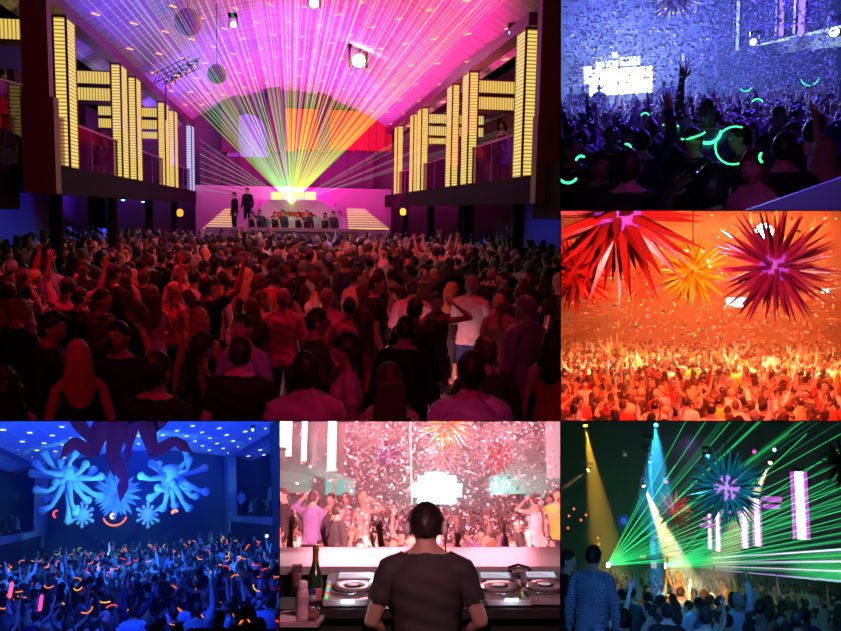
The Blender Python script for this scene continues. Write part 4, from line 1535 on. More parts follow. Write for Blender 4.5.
def spiky_ball(b, p, r_core, r_tip, n, m_spike, m_core, label, seed=1, width=.16, parts=True, tail=0.0, cord=3.0, tipv=None):
    """Inflatable spiked star: folded cone spikes round a small core, hung on a cord."""
    rnd = random.Random(seed)
    t = link('spiked_ball', None, b, None, Matrix.Translation(Vector(p)))
    tag(t, label, 'hanging decoration', 'spiked balls of the ' + b.name)
    bm = bmesh.new()
    ellip_bm(bm, (0, 0, 0), (r_core,) * 3, 20, 14)
    link('core', me_of(bm, 'core', [m_core]), b, t)
    sb = bmesh.new()
    k = 8
    rings = []
    for (h, w) in ((0.0, .55), (0.12, 1.0), (0.35, .86), (0.62, .52), (0.85, .2), (1.0, 0.01)):
        rings.append([Vector((math.cos(2 * math.pi * i / k) * w * width * (1 if i % 2 else .72), math.sin(2 * math.pi * i / k) * w * width * (1 if i % 2 else .72), h)) for i in range(k)])
    loft_bm(sb, rings, True, smooth=False)
    sme = me_of(sb, 'spike', [m_spike])
    allb = bmesh.new() if not parts else None
    for d in fib(n):
        d = (d + Vector((rnd.uniform(-.12, .12), rnd.uniform(-.12, .12), rnd.uniform(-.12, .12)))).normalized()
        L = (r_tip - r_core * .8) * rnd.uniform(.85, 1.06)
        mm = Matrix.Translation(d * r_core * .8) @ d.to_track_quat('Z', 'Y').to_matrix().to_4x4() @ Matrix.Diagonal((r_tip, r_tip, L, 1))
        if parts:
            link('spike', sme, b, t, mm)
        else:
            tmp = sme.copy()
            tmp.transform(mm)
            allb.from_mesh(tmp)
            bpy.data.meshes.remove(tmp)
    if not parts:
        link('spikes', me_of(allb, 'spikes', [m_spike]), b, t)
    if cord:
        bm = bmesh.new()
        tube_bm(bm, (0, 0, r_core), (0, 0, r_core + cord), 0.006 + r_core * .01)
        link('cord', me_of(bm, 'cord', [mat('black_metal', (0.02, 0.02, 0.02), 0.4, 0.6)]), b, t)
    return t


def glow_ring(b, p, r, arc, rot, m, label, group, cat='glow stick', thick=0.008, name='glow_stick'):
    bm = bmesh.new()
    n = 14
    pts = [(r * math.cos(a), r * math.sin(a), 0) for a in [arc[0] + (arc[1] - arc[0]) * i / n for i in range(n + 1)]]
    chain_bm(bm, pts, [thick] * (n + 1), 6, side=(0, 0, 1))
    L = Matrix.Translation(Vector(p)) @ Matrix.Rotation(rot[2], 4, 'Z') @ Matrix.Rotation(rot[0], 4, 'X') @ Matrix.Rotation(rot[1], 4, 'Y')
    o = link(name, me_of(bm, name, [m]), b, None, L)
    tag(o, label, cat, group)
    return o


# ================================================================== blue confetti hall
def hall_confetti():
    b = B2
    FL = -2.12
    dark = mat('blue_hall_dark', (0.05, 0.05, 0.07), 0.6)
    slab('floor_confetti_hall', b, -12, 12, 3.4, 45, FL - .1, FL, mat('floor_dark', (0.03, 0.03, 0.03), 0.35))
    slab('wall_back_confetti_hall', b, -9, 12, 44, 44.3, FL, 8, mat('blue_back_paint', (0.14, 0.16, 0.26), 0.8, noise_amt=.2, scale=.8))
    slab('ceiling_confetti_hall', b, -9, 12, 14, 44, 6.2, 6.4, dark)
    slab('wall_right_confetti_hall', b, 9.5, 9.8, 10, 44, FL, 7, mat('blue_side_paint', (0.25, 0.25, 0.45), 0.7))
    # bright stage screen with ragged lit blocks
    t = link('stage_screen', None, b, None, Matrix.Identity(4))
    tag(t, 'glaring white-blue stage screen at the far end of the blue confetti hall', 'screen')
    bm = bmesh.new()
    p0, p1 = b.onY(590, 96, 42), b.onY(652, 66, 42)
    box_bm(bm, p0.x, p1.x, 42, 42.3, p0.z, p1.z)
    link('lit_panel', me_of(bm, 'lit_panel', [mat_emit('screen_white_blue', (0.75, 0.88, 1.0), 9)]), b, t)
    for (a, c, u, v) in ((584, 594, 66, 84), (596, 604, 62, 72), (606, 618, 60, 70), (620, 640, 56, 66), (612, 618, 52, 58)):
        bm = bmesh.new()
        p0, p1 = b.onY(a, v, 41.8), b.onY(c, u, 41.8)
        box_bm(bm, p0.x, p1.x, 41.8, 41.95, p0.z, p1.z)
        link('lit_block', me_of(bm, 'lit_block', [mat_emit('screen_block', (0.55, 0.80, 1.0), 3)]), b, t)
    lamp_px(b, 'SPOT', 622, 76, 41.5, (-1, 20, -1), (0.35, 0.60, 1.0), 2600, 0.5, angle=150)
    lamp_px(b, 'SPOT', 622, 76, 37.5, (-1, 43, 2), (0.2, 0.55, 1.0), 1300, 0.1, angle=160)
    # tall lit columns of the right balcony and its tiers
    cm = mat_emit('column_ice_blue', (0.35, 0.50, 1.0), 1.6)
    for (px, w, y1, yy, tone) in ((738, 5, 50, 30, 0), (782, 7, 36, 25, 1), (802, 9, 34, 22, 1), (683, 3, 80, 38, 0)):
        t = link('lit_column', None, b, None, Matrix.Identity(4))
        tag(t, '%s-lit tall column, %s, blue confetti hall' % ('pale blue' if tone == 0 else 'pinkish blue', {738: 'left of the pair at the balcony', 782: 'left of the close pair', 802: 'rightmost, wide', 683: 'short thin one beside the stage'}[px]), 'light column', 'lit columns of the blue confetti hall', 'thing')
        p0, p1 = b.onY(px - w / 2, y1, yy), b.onY(px + w / 2, -20 if px != 683 else 55, yy)
        bm = bmesh.new()
        box_bm(bm, p0.x, p1.x, yy, yy + .25, p0.z, p1.z)
        link('glowing_panel', me_of(bm, 'glowing_panel', [cm if tone == 0 else mat_emit('column_pink_blue', (0.55, 0.35, 1.0), 1.0)]), b, t)
        bm = bmesh.new()
        box_bm(bm, p0.x - .06, p0.x, yy - .02, yy + .3, p0.z, p1.z)
        box_bm(bm, p1.x, p1.x + .06, yy - .02, yy + .3, p0.z, p1.z)
        link('frame', me_of(bm, 'frame', [dark]), b, t)
    bal = mat('balcony_blue', (0.05, 0.05, 0.12), 0.5)
    bm = bmesh.new()
    A, C = b.onX(738, 50, 5.0), b.onX(860, 24, 5.4)
    dz = Vector((0, 0, -.5))
    hexa_bm(bm, [A + dz, C + dz, C + dz + Vector((2, 0, 0)), A + dz + Vector((2, 0, 0)), A, C, C + Vector((2, 0, 0)), A + Vector((2, 0, 0))])
    bmesh.ops.recalc_face_normals(bm, faces=bm.faces)
    struct('floor_upper_balcony_confetti_hall', bm, bal, b)
    t = link('light_rail', None, b, None, Matrix.Identity(4))
    tag(t, 'slanting icy blue light rail along the right balcony edge of the confetti hall', 'light rail')
    bm = bmesh.new()
    tube_bm(bm, A + Vector((-.03, 0, .03)), C + Vector((-.03, 0, .03)), .045)
    link('tube', me_of(bm, 'tube', [mat_emit('rail_ice', (0.4, 0.6, 1.0), 1.6)]), b, t)
    for k, (px, py) in enumerate(((755, 42), (836, 32))):
        p = b.onY(px, py, 24)
        o = hall_magenta_lib(b, p, '%s glaring white-blue lamp on the right balcony rail of the confetti hall' % ['smaller', 'larger'][k], mat_emit('lens_ice', (0.6, 0.85, 1.0), 14), (-.5, -1, 0), .8 + k * .4)
    # hanging star high in the haze
    spiky_ball(b, b.onY(676, -6, 24), .2, .75, 60, mat('spike_cream', (0.8, 0.75, 0.45), .4), mat('spike_cream'), 'pale spiked ball at the top edge of the blue confetti hall', 3, .10, parts=False, cord=1)
    pa = person_at
    # people, near ones by hand
    g = mat_emit('glow_green', (0.05, 1.0, 0.35), 2.2)
    P = {}
    P['fist'] = person_px(b, 708, 9.3, FL + .16, sex='m', skin=4, hair='crop', top='tshirt', topc='purple', pose='up', face=math.pi, s=1.05, label='man with green glowing necklace facing us with one fist raised, blue confetti hall')
    P['hat'] = pa(b, 672, 133, FL, sex='m', hair='crop', hairc='grey', top='tshirt', topc='black', face=-1.2, label='man in pale cap with a green glow band, looking right, blue confetti hall')
    P['band'] = pa(b, 693, 141, FL, sex='m', hair='short', top='tshirt', topc='black', face=2.4, label='dark-haired man with green band round his head, blue confetti hall')
    P['prof'] = pa(b, 742, 138, FL, sex='m', hair='short', top='tshirt', topc='black', face=1.4, label='man in profile beside the large green glow hoop, blue confetti hall')
    P['girl'] = pa(b, 754, 168, FL, sex='f', hair='long', hairc='brown', top='vest', topc='pink', face=2.6, label='woman with long brown hair and pink lit face, bottom middle of the blue confetti hall')
    P['cam'] = pa(b, 712, 190, FL, sex='m', hair='short', top='tshirt', topc='black', face=-.3, pose='head', label='person low in front raising a small camera with an orange screen light')
    P['tall'] = pa(b, 628, 168, FL, sex='m', hair='short', top='shirt', topc='black', face=0, label='dark head seen from behind at the lower left of the blue confetti hall')
    P['arm'] = pa(b, 642, 143, FL, sex='m', hair='short', top='shirt', topc='navy', face=0, pose='up', label='person in navy shirt with open hand held high, blue confetti hall')
    pa(b, 612, 137, FL, sex='m', hair='short', top='tshirt', topc='charcoal', face=2.7, label='man facing us left of the high open hand, blue confetti hall')
    pa(b, 573, 150, FL, sex='m', hair='crop', top='tshirt', topc='black', face=-2.4, label='man with green glow curve at his neck, left edge of the blue confetti hall')
    pa(b, 798, 112, FL, sex='m', hair='short', top='shirt', topc='black', face=-1, pose='head', label='man with hand shading his eyes, right side of the blue confetti hall')
    pa(b, 812, 134, FL, sex='m', hair='short', top='shirt', topc='light blue', face=0, label='person in blue shirt seen from behind near the right edge, confetti hall')
    pa(b, 784, 150, FL, sex='m', hair='short', top='tshirt', topc='black', face=0, label='dark head seen from behind above the purple ledge, blue confetti hall')
    av = [(p['x'], p['y'], 0.6, 0.75) for p in PEOPLE if p['bay'] is b]
    rows = [(6.3, .62)] + [(7 + k * .72, .6) for k in range(20)] + [(21.6 + k * .9, .62) for k in range(18)]
    crowd_grid(b, FL, rows, lambda y: (-y * .105, min(8.5, y * .245)), av,
               pick_std(['black'] * 5 + ['charcoal', 'navy', 'purple', 'white', 'grey', 'light blue'], up=.38, facing=lambda r, x, y: r.choice([r.uniform(-.8, .8), r.uniform(2.2, 4.0)])), seed=5)
    # dark dancers standing higher before the stage glow
    for px, yy in ((571, 34), (583, 34), (599, 33), (664, 35), (672, 35)):
        q = b.onY(px, 90, yy)
        person(b, q.x, yy, FL + .75, face=0, pose='down', top='shirt', topc='black', keep=False)
    bm = bmesh.new()
    box_bm(bm, -4.5, 3, 32.4, 36, FL, FL + .75)
    struct('floor_stage_confetti_hall', bm, dark, b)
    # green glow rings
    gl = 'green glow sticks in the blue confetti hall'
    H = lambda k, dx=0, dy=0, dz=0: Vector((P[k].x + dx, P[k].y + dy, P[k].z + dz))
    glow_ring(b, H('fist', 0, -.09, -.06), .125, (math.pi + .1, 2 * math.pi - .1), (1.15, 0, 0), g, 'thick green glow necklace on the man with the raised fist', gl, thick=.016)
    glow_ring(b, H('hat', 0, 0, .07), .105, (3.4, 6.0), (-.25, .2, 0), g, 'green glow band round the pale cap', gl)
    glow_ring(b, H('band', 0, 0, .05), .105, (3.2, 6.2), (.1, -.25, 0), g, 'green glow band round the dark-haired man\'s forehead', gl)
    glow_ring(b, H('prof', -.09, -.25, -.05), .17, (1.2, 5.2), (math.pi / 2, 0, .2), g, 'large green glow hoop beside the man in profile', gl)
    for k, (px, py, y, r, a0, a1, lb) in enumerate(((568, 173, 5.2, .06, 3.2, 5.6, 'small curved green glow stick at the lower left edge'), (626, 149, 6.3, .035, .3, 1.6, 'short green glow stick below the high open hand'),
                                         (766, 157, 5.4, .035, 2.5, 4.0, 'tiny green glow stick behind the long-haired woman'), (757, 105, 9.5, .06, .5, 2.4, 'small green glow curve far right of the raised fist'),
                                         (645, 117, 9.0, .04, .5, 2.6, 'short green glow stick behind the high open hand'), (581, 161, 5.3, .03, 1.0, 2.8, 'tiny green glow mark near the left edge'),
                                         (810, 77, 16, .14, 3.4, 6.0, 'green glow curve high in the crowd at the right'), (746, 86, 14, .08, 3.6, 5.8, 'faint green glow curve in the middle distance'))):
        glow_ring(b, b.onY(px, py, y), r, (a0, a1), (math.pi / 2, 0, 0), g, lb, gl)
    slab('floor_low_step_confetti_hall', b, P['fist'].x - .35, P['fist'].x + .35, 8.95, 9.65, FL, FL + .16, dark)
    # camera in the hand
    p = b.onY(706, 177, 4.7)
    t = link('compact_camera', None, b, None, Matrix.Translation(p))
    tag(t, 'small silver camera held up low in the crowd, orange light showing', 'camera')
    bm = bmesh.new()
    box_bm(bm, -.05, .05, -.012, .012, -.03, .03)
    link('body', me_of(bm, 'body', [mat('silver', (0.6, 0.6, 0.6), .3, .6)]), b, t)
    bm = bmesh.new()
    box_bm(bm, .055, .085, -.02, -.01, -.012, .008)
    link('orange_light', me_of(bm, 'orange_light', [mat_emit('led_orange', (1.0, 0.2, 0.02), 6)]), b, t)
    # purple ledge across the lower right corner
    bm = bmesh.new()
    A, C = b.onY(742, 212, 3.9), b.onY(846, 176, 3.9)
    dn = Vector((0, 0, -.6))
    E = Vector((.1, .9, -.02))
    hexa_bm(bm, [A + dn, C + dn, C + dn + E, A + dn + E, A, C, C + E * .05, A + E * .05])
    bmesh.ops.recalc_face_normals(bm, faces=bm.faces)
    o = link('slanted_ledge', me_of(bm, 'slanted_ledge', [mat('ledge_lilac', (0.42, 0.30, 0.85), .5)]), b)
    tag(o, 'lilac slanted ledge crossing the lower right corner of the blue confetti hall', 'ledge')

    def dens(px, py):
        return 1.0 if py < 75 else max(.05, 1 - (py - 75) / 60)
    confetti(b, (frustum_spot(b, 7, 34, -4, 150, 1.0, dens), 11000), 60, [(0.85, 0.87, 1.0), (0.75, 0.78, 1.0)], .024,
             'white confetti flake falling in the blue confetti hall', 'white flakes nearest in the blue hall', 31)
    haze('haze_confetti', b, 12, 43.5, 0.008, (0.4, 0.5, 1.0), .3)


def hall_magenta_lib(bay, p, lb, lens, aim, sc):
    t = link('moving_head_light', None, bay, None, Matrix.Translation(Vector(p)))
    tag(t, lb, 'stage light')
    bm = bmesh.new()
    box_bm(bm, -.16 * sc, .16 * sc, -.14 * sc, .14 * sc, .22 * sc, .34 * sc)
    link('base', me_of(bm, 'base', [mat('black_metal', (0.02, 0.02, 0.02), 0.4, 0.6)]), bay, t)
    for s_ in (-1, 1):
        bm = bmesh.new()
        box_bm(bm, *sorted((s_ * .15 * sc, s_ * .12 * sc)), -.05 * sc, .05 * sc, -.1 * sc, .24 * sc)
        link('yoke_arm', me_of(bm, 'yoke_arm', [mat('black_metal')]), bay, t)
    a = Vector(aim).normalized()
    bm = bmesh.new()
    tube_bm(bm, -a * .16 * sc, a * .13 * sc, .09 * sc, .115 * sc, 14)
    link('head', me_of(bm, 'head', [mat('black_metal')]), bay, t)
    bm = bmesh.new()
    tube_bm(bm, a * .125 * sc, a * .15 * sc, .10 * sc, .09 * sc, 14)
    link('lens', me_of(bm, 'lens', [lens]), bay, t)
    return t


hall_confetti()

# ================================================================== orange hall
def hall_orange():
    b = B3
    FL = -3.75
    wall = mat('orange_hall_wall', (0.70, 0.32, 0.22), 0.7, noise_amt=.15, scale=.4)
    slab('floor_orange_hall', b, -14, 14, 8, 64, FL - .1, FL, mat('floor_dark', (0.03, 0.03, 0.03), 0.35))
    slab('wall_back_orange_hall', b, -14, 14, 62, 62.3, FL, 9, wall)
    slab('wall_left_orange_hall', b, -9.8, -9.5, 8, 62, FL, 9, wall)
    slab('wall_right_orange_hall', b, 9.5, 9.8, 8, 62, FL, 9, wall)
    slab('ceiling_orange_hall', b, -10, 10, 16, 62, 7.2, 7.4, mat('ceiling_warm', (0.7, 0.55, 0.45), 0.8, noise_amt=.1, scale=.5))
    # balcony ledges with rails each side
    for sg, nm in ((-1, 'left'), (1, 'right')):
        for k, (z0, z1) in enumerate(((-1.35, -.95), (.35, .75))):
            xs = sorted((sg * 6.6, sg * 9.5))
            slab('floor_%s_balcony_%s_orange_hall' % (['lower', 'upper'][k], nm), b, xs[0], xs[1], 12, 60, z0, z1, mat('balcony_rust', (0.35, 0.12, 0.08), .6))
            t = link('balcony_rail', None, b, None, Matrix.Identity(4))
            tag(t, '%s balcony rail on the %s side of the orange hall' % (['lower', 'upper'][k], nm), 'railing')
            for q in (0.25, 0.5, .75):
                bm = bmesh.new()
                tube_bm(bm, (sg * 6.6, 12, z1 + q), (sg * 6.6, 60, z1 + q), .03, n=8)
                link('bar', me_of(bm, 'bar', [mat('rail_steel', (0.7, 0.6, 0.55), .3, .8)]), b, t)
    # far lit panels
    for (px, py, w, h, lb) in ((737, 300, 22, 5, 'upper'), (735, 305, 16, 4, 'lower'), (825, 291, 7, 4, 'small white'), (588, 292, 8, 5, 'dim left')):
        bm = bmesh.new()
        p0, p1 = b.onY(px - w / 2, py + h / 2, 50), b.onY(px + w / 2, py - h / 2, 50)
        box_bm(bm, p0.x, p1.x, 50, 50.2, p0.z, p1.z)
        o = link('light_bank', me_of(bm, 'light_bank', [mat_emit('bank_white', (1.0, 0.85, 0.7), 4)]), b)
        tag(o, lb + ' bright white light bank far down the orange hall', 'light panel')
    hall_magenta_lib(b, b.onY(763, 231, 33.5), 'glaring white spotlight above the crimson spiked ball, orange hall', mat_emit('lens_sun', (1.0, 0.9, 0.75), 60), (0, -1, -.2), 3.2)
    red = mat('spike_red', (0.75, 0.02, 0.015), .28, noise_amt=.2)
    crim = mat('spike_crimson', (0.85, 0.03, 0.16), .28, noise_amt=.2)
    yel = mat('spike_yellow', (0.98, 0.80, 0.02), .3)
    core_m = mat_emit('core_magenta', (0.75, 0.06, 0.8), .45, base=(.5, .1, .5))
    spiky_ball(b, b.onY(619, 212, 9), .27, 1.0, 84, red, core_m, 'huge red spiked ball with violet core cut off by the top of the orange hall', 2, .062, cord=0)
    spiky_ball(b, b.onY(775, 266, 11), .21, .80, 110, crim, core_m, 'crimson spiked ball with glowing violet core, right side of the orange hall', 5, .046, cord=.4)
    spiky_ball(b, b.onY(693, 272, 14), .24, .66, 80, yel, yel, 'yellow spiked ball hanging between the red and crimson ones, orange hall', 7, .062, cord=.8)
    spiky_ball(b, b.onY(576, 273, 18), .35, 1.0, 80, mat('spike_scarlet', (0.8, 0.06, 0.03), .35), mat('spike_scarlet'), 'scarlet spiked ball at the left edge of the orange hall behind the huge red one', 8, .07, cord=.8)
    spiky_ball(b, b.onY(644, 284, 26), .2, .85, 70, mat('spike_blush', (0.85, 0.45, 0.38), .35), mat('spike_blush'), 'faint pinkish spiked ball in the haze left of the yellow one', 9, .05, parts=False, cord=1)
    pa = person_at
    pa(b, 785, 358, FL + .25, sex='f', hair='wavy', hairc='brown', top='dress', topc='yellow', face=2.9, pose='bothup', label='woman in yellow dress with both arms raised, right middle of the orange hall')
    pa(b, 773, 354, FL + .25, sex='m', hair='short', top='shirt', topc='white', face=.2, label='tall man in white shirt left of the yellow dress, orange hall')
    pa(b, 783, 384, FL, sex='m', hair='short', top='shirt', topc='white', pose='wide', face=.4, label='man in white shirt with arms spread below the yellow dress, orange hall')
    pa(b, 590, 352, FL + .2, sex='m', hair='short', top='shirt', topc='charcoal', face=.2, label='dark-shirted man at the left end of the orange hall crowd')
    pa(b, 608, 345, FL + .5, sex='f', hair='long', hairc='blonde', top='vest', topc='beige', face=2.8, pose='bothup', label='woman dancing on a raised block at left, orange hall')
    pa(b, 622, 343, FL + .5, sex='f', hair='long', hairc='brown', top='vest', topc='yellow', face=2.5, pose='up', label='woman in yellow top dancing on the raised block at left, orange hall')
    for (px, py, lb) in ((640, 370, 'man in white shirt seen from behind, centre left of the orange hall'), (669, 368, 'man in bright white shirt, centre of the orange hall'),
                         (730, 392, 'man in white T-shirt, front centre right of the orange hall'), (574, 410, 'man in white shirt at the lower left corner, orange hall'),
                         (800, 402, 'person in white beside the right edge group, orange hall'), (755, 383, 'man in pale shirt right of centre, orange hall')):
        pa(b, px, py, FL, sex='m', hair='short', top='shirt', topc='white', face=.3, label=lb)
    av = [(p['x'], p['y'], 0.6, 0.7) for p in PEOPLE if p['bay'] is b]
    rows = [(14.6 + k * .85, .62) for k in range(14)] + [(27 + k * 1.1, .66) for k in range(12)] + [(41 + k * 1.6, .8) for k in range(10)]
    crowd_grid(b, FL, rows, lambda y: (max(-9, -y * .185), min(9, y * .185)), av,
               pick_std(['white'] * 5 + ['black'] * 2 + ['charcoal', 'red', 'pink', 'beige', 'yellow', 'light blue', 'red', 'red'], up=.2), seed=9)
    bm = bmesh.new()
    p0 = b.onZ(614, 372, FL)
    box_bm(bm, p0.x - 1.6, p0.x + .6, 38, 41, FL, FL + .5)

    def dens(px, py):
        return .35 if py < 290 else (1.0 if py < 370 else .5)
    confetti(b, (frustum_spot(b, 11, 50, 4, 200, 1.0, dens), 3600), 50, [(1.0, 0.85, 0.7), (1.0, 0.7, 0.5)], .045,
             'pale confetti flake falling in the orange hall', 'pale flakes nearest in the orange hall', 33)
    haze('haze_orange', b, 15, 61.5, 0.020, (1.0, 0.40, 0.22), .25)


hall_orange()

# ================================================================== blue bracelet hall
def hall_blue():
    b = B4
    FL = -3.45
    dark = mat('deep_blue_dark', (0.03, 0.03, 0.05), 0.6)
    slab('floor_blue_hall', b, -14, 14, 8, 60, FL - .1, FL, mat('floor_dark', (0.03, 0.03, 0.03), 0.35))
    slab('wall_back_blue_hall', b, -9, 9, 56, 56.3, FL, 6, mat('blue_hall_back', (0.10, 0.10, 0.16), 0.8))
    hall_magenta.vault('ceiling_blue_hall', 7.0, 2.75, 3.75, 12, 56, b)
    tb = bmesh.new()
    tube_bm(tb, (-0.15, 0, 0), (0.15, 0, 0), 0.016, n=6)
    tme = me_of(tb, 'ceiling_tick_light', [mat_emit('tick_ice', (0.55, 0.80, 1.0), 3)])
    for i in range(13):
        for j in range(11):
            y = 20 + i * 2.7
            x = -5.2 + j * 1.15 + (i % 2) * .57
            z = 2.75 + 1.0 * math.cos(x / 7 * math.pi / 2) - .05
            px, py = b.pix((x, y, z))
            if not (2 < px < 276 and 425 < py < 480):
                continue
            o = link('ceiling_tick_light', tme, b, None, T(x, y, z, 1.1 if x < 0 else -1.1))
            tag(o, 'short ice-white tick light set in the vaulted ceiling of the blue bracelet hall', 'ceiling light', 'ice-white tick lights on the vault')
    fr = mat('frame_paint', (0.42, 0.42, 0.5), 0.5, noise_amt=.1)
    W = 5.2
    for sg, nm in ((-1, 'left'), (1, 'right')):
        # low dark wall, openings framed in pale boxes
        xs = sorted((sg * W, sg * (W + .3)))
        slab('wall_%s_low_blue_hall' % nm, b, xs[0], xs[1], 10, 56, FL, -.78, dark)
        slab('wall_%s_outer_blue_hall' % nm, b, *sorted((sg * (W + 4), sg * (W + 4.3))), 20, 56, FL, 5, mat('outer_dim_wall', (0.12, 0.12, 0.2), .8))
        slab('floor_balcony_%s_blue_hall' % nm, b, *sorted((sg * (W + .3), sg * (W + 4))), 10, 56, -1.1, -.85, dark)
        t = link('boxed_surround', None, b, None, Matrix.Identity(4))
        tag(t, 'pale boxed frame round the %s balcony opening, blue bracelet hall' % nm, 'frame')
        ya, yb = 34.2, 53.0
        for (y0, y1, z0, z1, pn) in ((ya - .7, ya, -3.0, 3.1, 'near_post'), (yb, yb + 1.6, -1.6, 3.1, 'far_post'), (ya, yb, 2.85, 3.15, 'top_bar'), (ya, yb, -.9, -.62, 'bottom_bar'),):
            bm = bmesh.new()
            box_bm(bm, *sorted((sg * (W - .06), sg * (W + .42))), y0, y1, z0, z1)
            link(pn, me_of(bm, pn, [fr]), b, t)
        bm = bmesh.new()
        box_bm(bm, *sorted((sg * (W - .35), sg * (W + .3))), ya - 3.2, ya - .9, FL, 3.0)
        struct('column_%s_near_blue_hall' % nm, bm, dark, b)
        bm = bmesh.new()
        box_bm(bm, *sorted((sg * W, sg * (W + .3))), 54.6, 56, FL, 3.0)
        struct('column_%s_far_blue_hall' % nm, bm, fr, b)
        for k, yy in enumerate((37, 40, 43, 46, 49, 51)):
            for r in range(2):
                person(b, sg * (W + 1.0 + r * 1.1), yy + r, -1.35 if k != 2 else -.85, face=-sg * 1.57, sex='f' if (k + r) % 2 else 'm', hair='long' if (k + r) % 2 else 'short', top='shirt', topc=['black', 'charcoal', 'grey'][k % 3], pose='drink')
    pa = person_at
    p = b.onX(241, 486, W + .7)
    person(b, p.x, p.y, -.85, face=2.6, sex='m', hair='short', top='shirt', topc='light blue', pose='reach', keep=True, label='man in pale blue shirt leaning in the right balcony opening, blue bracelet hall')
    # tentacled coral balls
    coral = mat('coral_pale', (0.55, 0.68, 0.80), 0.35, noise_amt=.25, scale=3, bump=.2)

    def coral_ball(cpx, cpy, y, tips, lb, r=.6, knob=.30):
        c = b.onY(cpx, cpy, y)
        t = link('tentacled_sculpture', None, b, None, Matrix.Translation(c))
        tag(t, lb, 'sculpture', 'tentacled sculptures before the back wall')
        bm = bmesh.new()
        ellip_bm(bm, (0, 0, 0), (r, r, r), 20, 14)
        link('core', me_of(bm, 'core', [coral]), b, t)
        rnd = random.Random(int(cpx))
        for (tx, ty) in tips:
            e = b.onY(tx, ty, y + rnd.uniform(-1.6, .6)) - c
            d = e.normalized()
            bend = Vector((0, 0, -.35 * rnd.random())) + Vector((rnd.uniform(-.2, .2), rnd.uniform(-.3, 0), 0))
            pts = [d * r * .4, e * .35 + bend * .6, e * .7 + bend, e * .92 + bend * .3, e]
            k = knob / .3
            bm = bmesh.new()
            chain_bm(bm, pts, [.30 * k, .15 * k, .105 * k, .15 * k, .21 * k], 12)
            link('tentacle', me_of(bm, 'tentacle', [coral]), b, t)
    f = lambda L: [(x / 5.736, 421 + y / 5.736) for x, y in L]
    coral_ball(68, 476, 44, f([(255, 190), (205, 245), (185, 300), (210, 395), (350, 240), (430, 190), (490, 250), (535, 280), (575, 320), (570, 430), (430, 520), (500, 455), (265, 445), (240, 515), (390, 570), (320, 350)]),
               'big pale blue tentacled sculpture with knobbed arms at the left of the back wall', .55)
    coral_ball(171, 475, 44, [(140 + x, y) for x, y in f([(265, 175), (280, 225), (370, 270), (70, 245), (110, 250), (375, 405), (315, 430), (280, 385), (280, 500), (10, 315), (105, 385), (60, 440), (200, 480), (130, 500), (190, 360)])],
               'big pale blue tentacled sculpture with knobbed arms at the right of the back wall', .55)
    kn = lambda cx, cy, r, n: [(cx + r * (1 if i % 2 else .75) * math.cos(6.283 * i / n), cy + r * (1 if i % 2 else .8) * math.sin(6.283 * i / n)) for i in range(n)]
    coral2 = mat('coral_white', (0.85, 0.88, 0.95), 0.4)
    old = coral
    for (cx, side) in ((82, 'left'), (148, 'right')):
        c = b.onY(cx, 515, 46)
        t = link('knobbed_star', None, b, None, Matrix.Translation(c))
        tag(t, 'small whitish knobbed star sculpture just %s of the spiked white middle one' % side, 'sculpture', 'knobbed stars before the back wall')
        bm = bmesh.new()
        ellip_bm(bm, (0, 0, 0), (.30, .25, .34), 16, 12)
        link('core', me_of(bm, 'core', [coral2]), b, t)
        for (tx, ty) in kn(cx, 515, 11.5, 12):
            e = b.onY(tx, ty, 46) - c
            bm = bmesh.new()
            chain_bm(bm, [e * .2, e * .6, e * .88, e], [.13, .07, .07, .10], 10)
            link('knob_arm', me_of(bm, 'knob_arm', [coral2]), b, t)
    spiky_ball(b, b.onY(117, 494, 48), .5, 1.35, 70, mat('coral_ice', (0.62, 0.85, 0.92), 0.4), mat('coral_ice'), 'spiked icy white sculpture at the middle of the back wall, blue bracelet hall', 4, .13, cord=0)
    PEOPLE_GLOW = (('orange crescent glow under the spiked middle sculpture', 115, 514, .55, (3.5, 5.9), (1.0, 0.16, 0.03), .05), ('small red-orange glow curve left, under the left tentacled sculpture', 57, 514, .16, (1.6, 4.2), (1.0, 0.08, 0.04), .05),
                   ('small orange glow patch right, under the right tentacled sculpture', 175, 513, .12, (1.0, 2.8), (1.0, 0.3, 0.1), .09), ('pale yellow glow inside the orange crescent', 113, 516, .10, (1.5, 4.5), (1.0, 0.6, 0.2), .07))
    for lb, px, py, r, arc, c, th in PEOPLE_GLOW:
        glow_ring(b, b.onY(px, py, 45), r, arc, (math.pi / 2, 0, 0), mat_emit('glow_' + lb.split()[0] + str(px), c, 1.5), lb, None, 'glow light', th, 'glow_curve')
    # the hanging jointed figure
    leg = mat('inflatable_plum', (0.30, 0.16, 0.42), .25, noise_amt=.2, scale=3)
    t = link('hanging_figure', None, b, None, Matrix.Translation(b.onY(120, 415, 22)))
    tag(t, 'dark glossy figure with bent pointed legs hanging at the top of the blue hall', 'hanging decoration')
    o0 = b.onY(120, 415, 22)

    def limb(pts, rads):
        bm = bmesh.new()
        P = [b.onY(x, y, 22 + dy) - o0 for x, y, dy in pts]
        for i in range(len(P) - 1):
            t_ = (P[i + 1] - P[i]).normalized()
            mid = P[i].lerp(P[i + 1], .4)
            r0, r1 = rads[i], rads[i + 1]
            up = Vector((0, 1, 0))
            u = (up - t_ * up.dot(t_)).normalized()
            v = t_.cross(u)
            rg = [[q + (u * math.cos(a) + v * math.sin(a)) * r for a in [2 * math.pi * k / 6 for k in range(6)]] for q, r in ((P[i] - t_ * r0 * .3, r0 * .75), (mid, max(r0, r1) * 1.15), (P[i + 1], max(r1, .01)))]
            loft_bm(bm, rg, True, smooth=False)
        link('pointed_leg', me_of(bm, 'pointed_leg', [leg]), b, t)
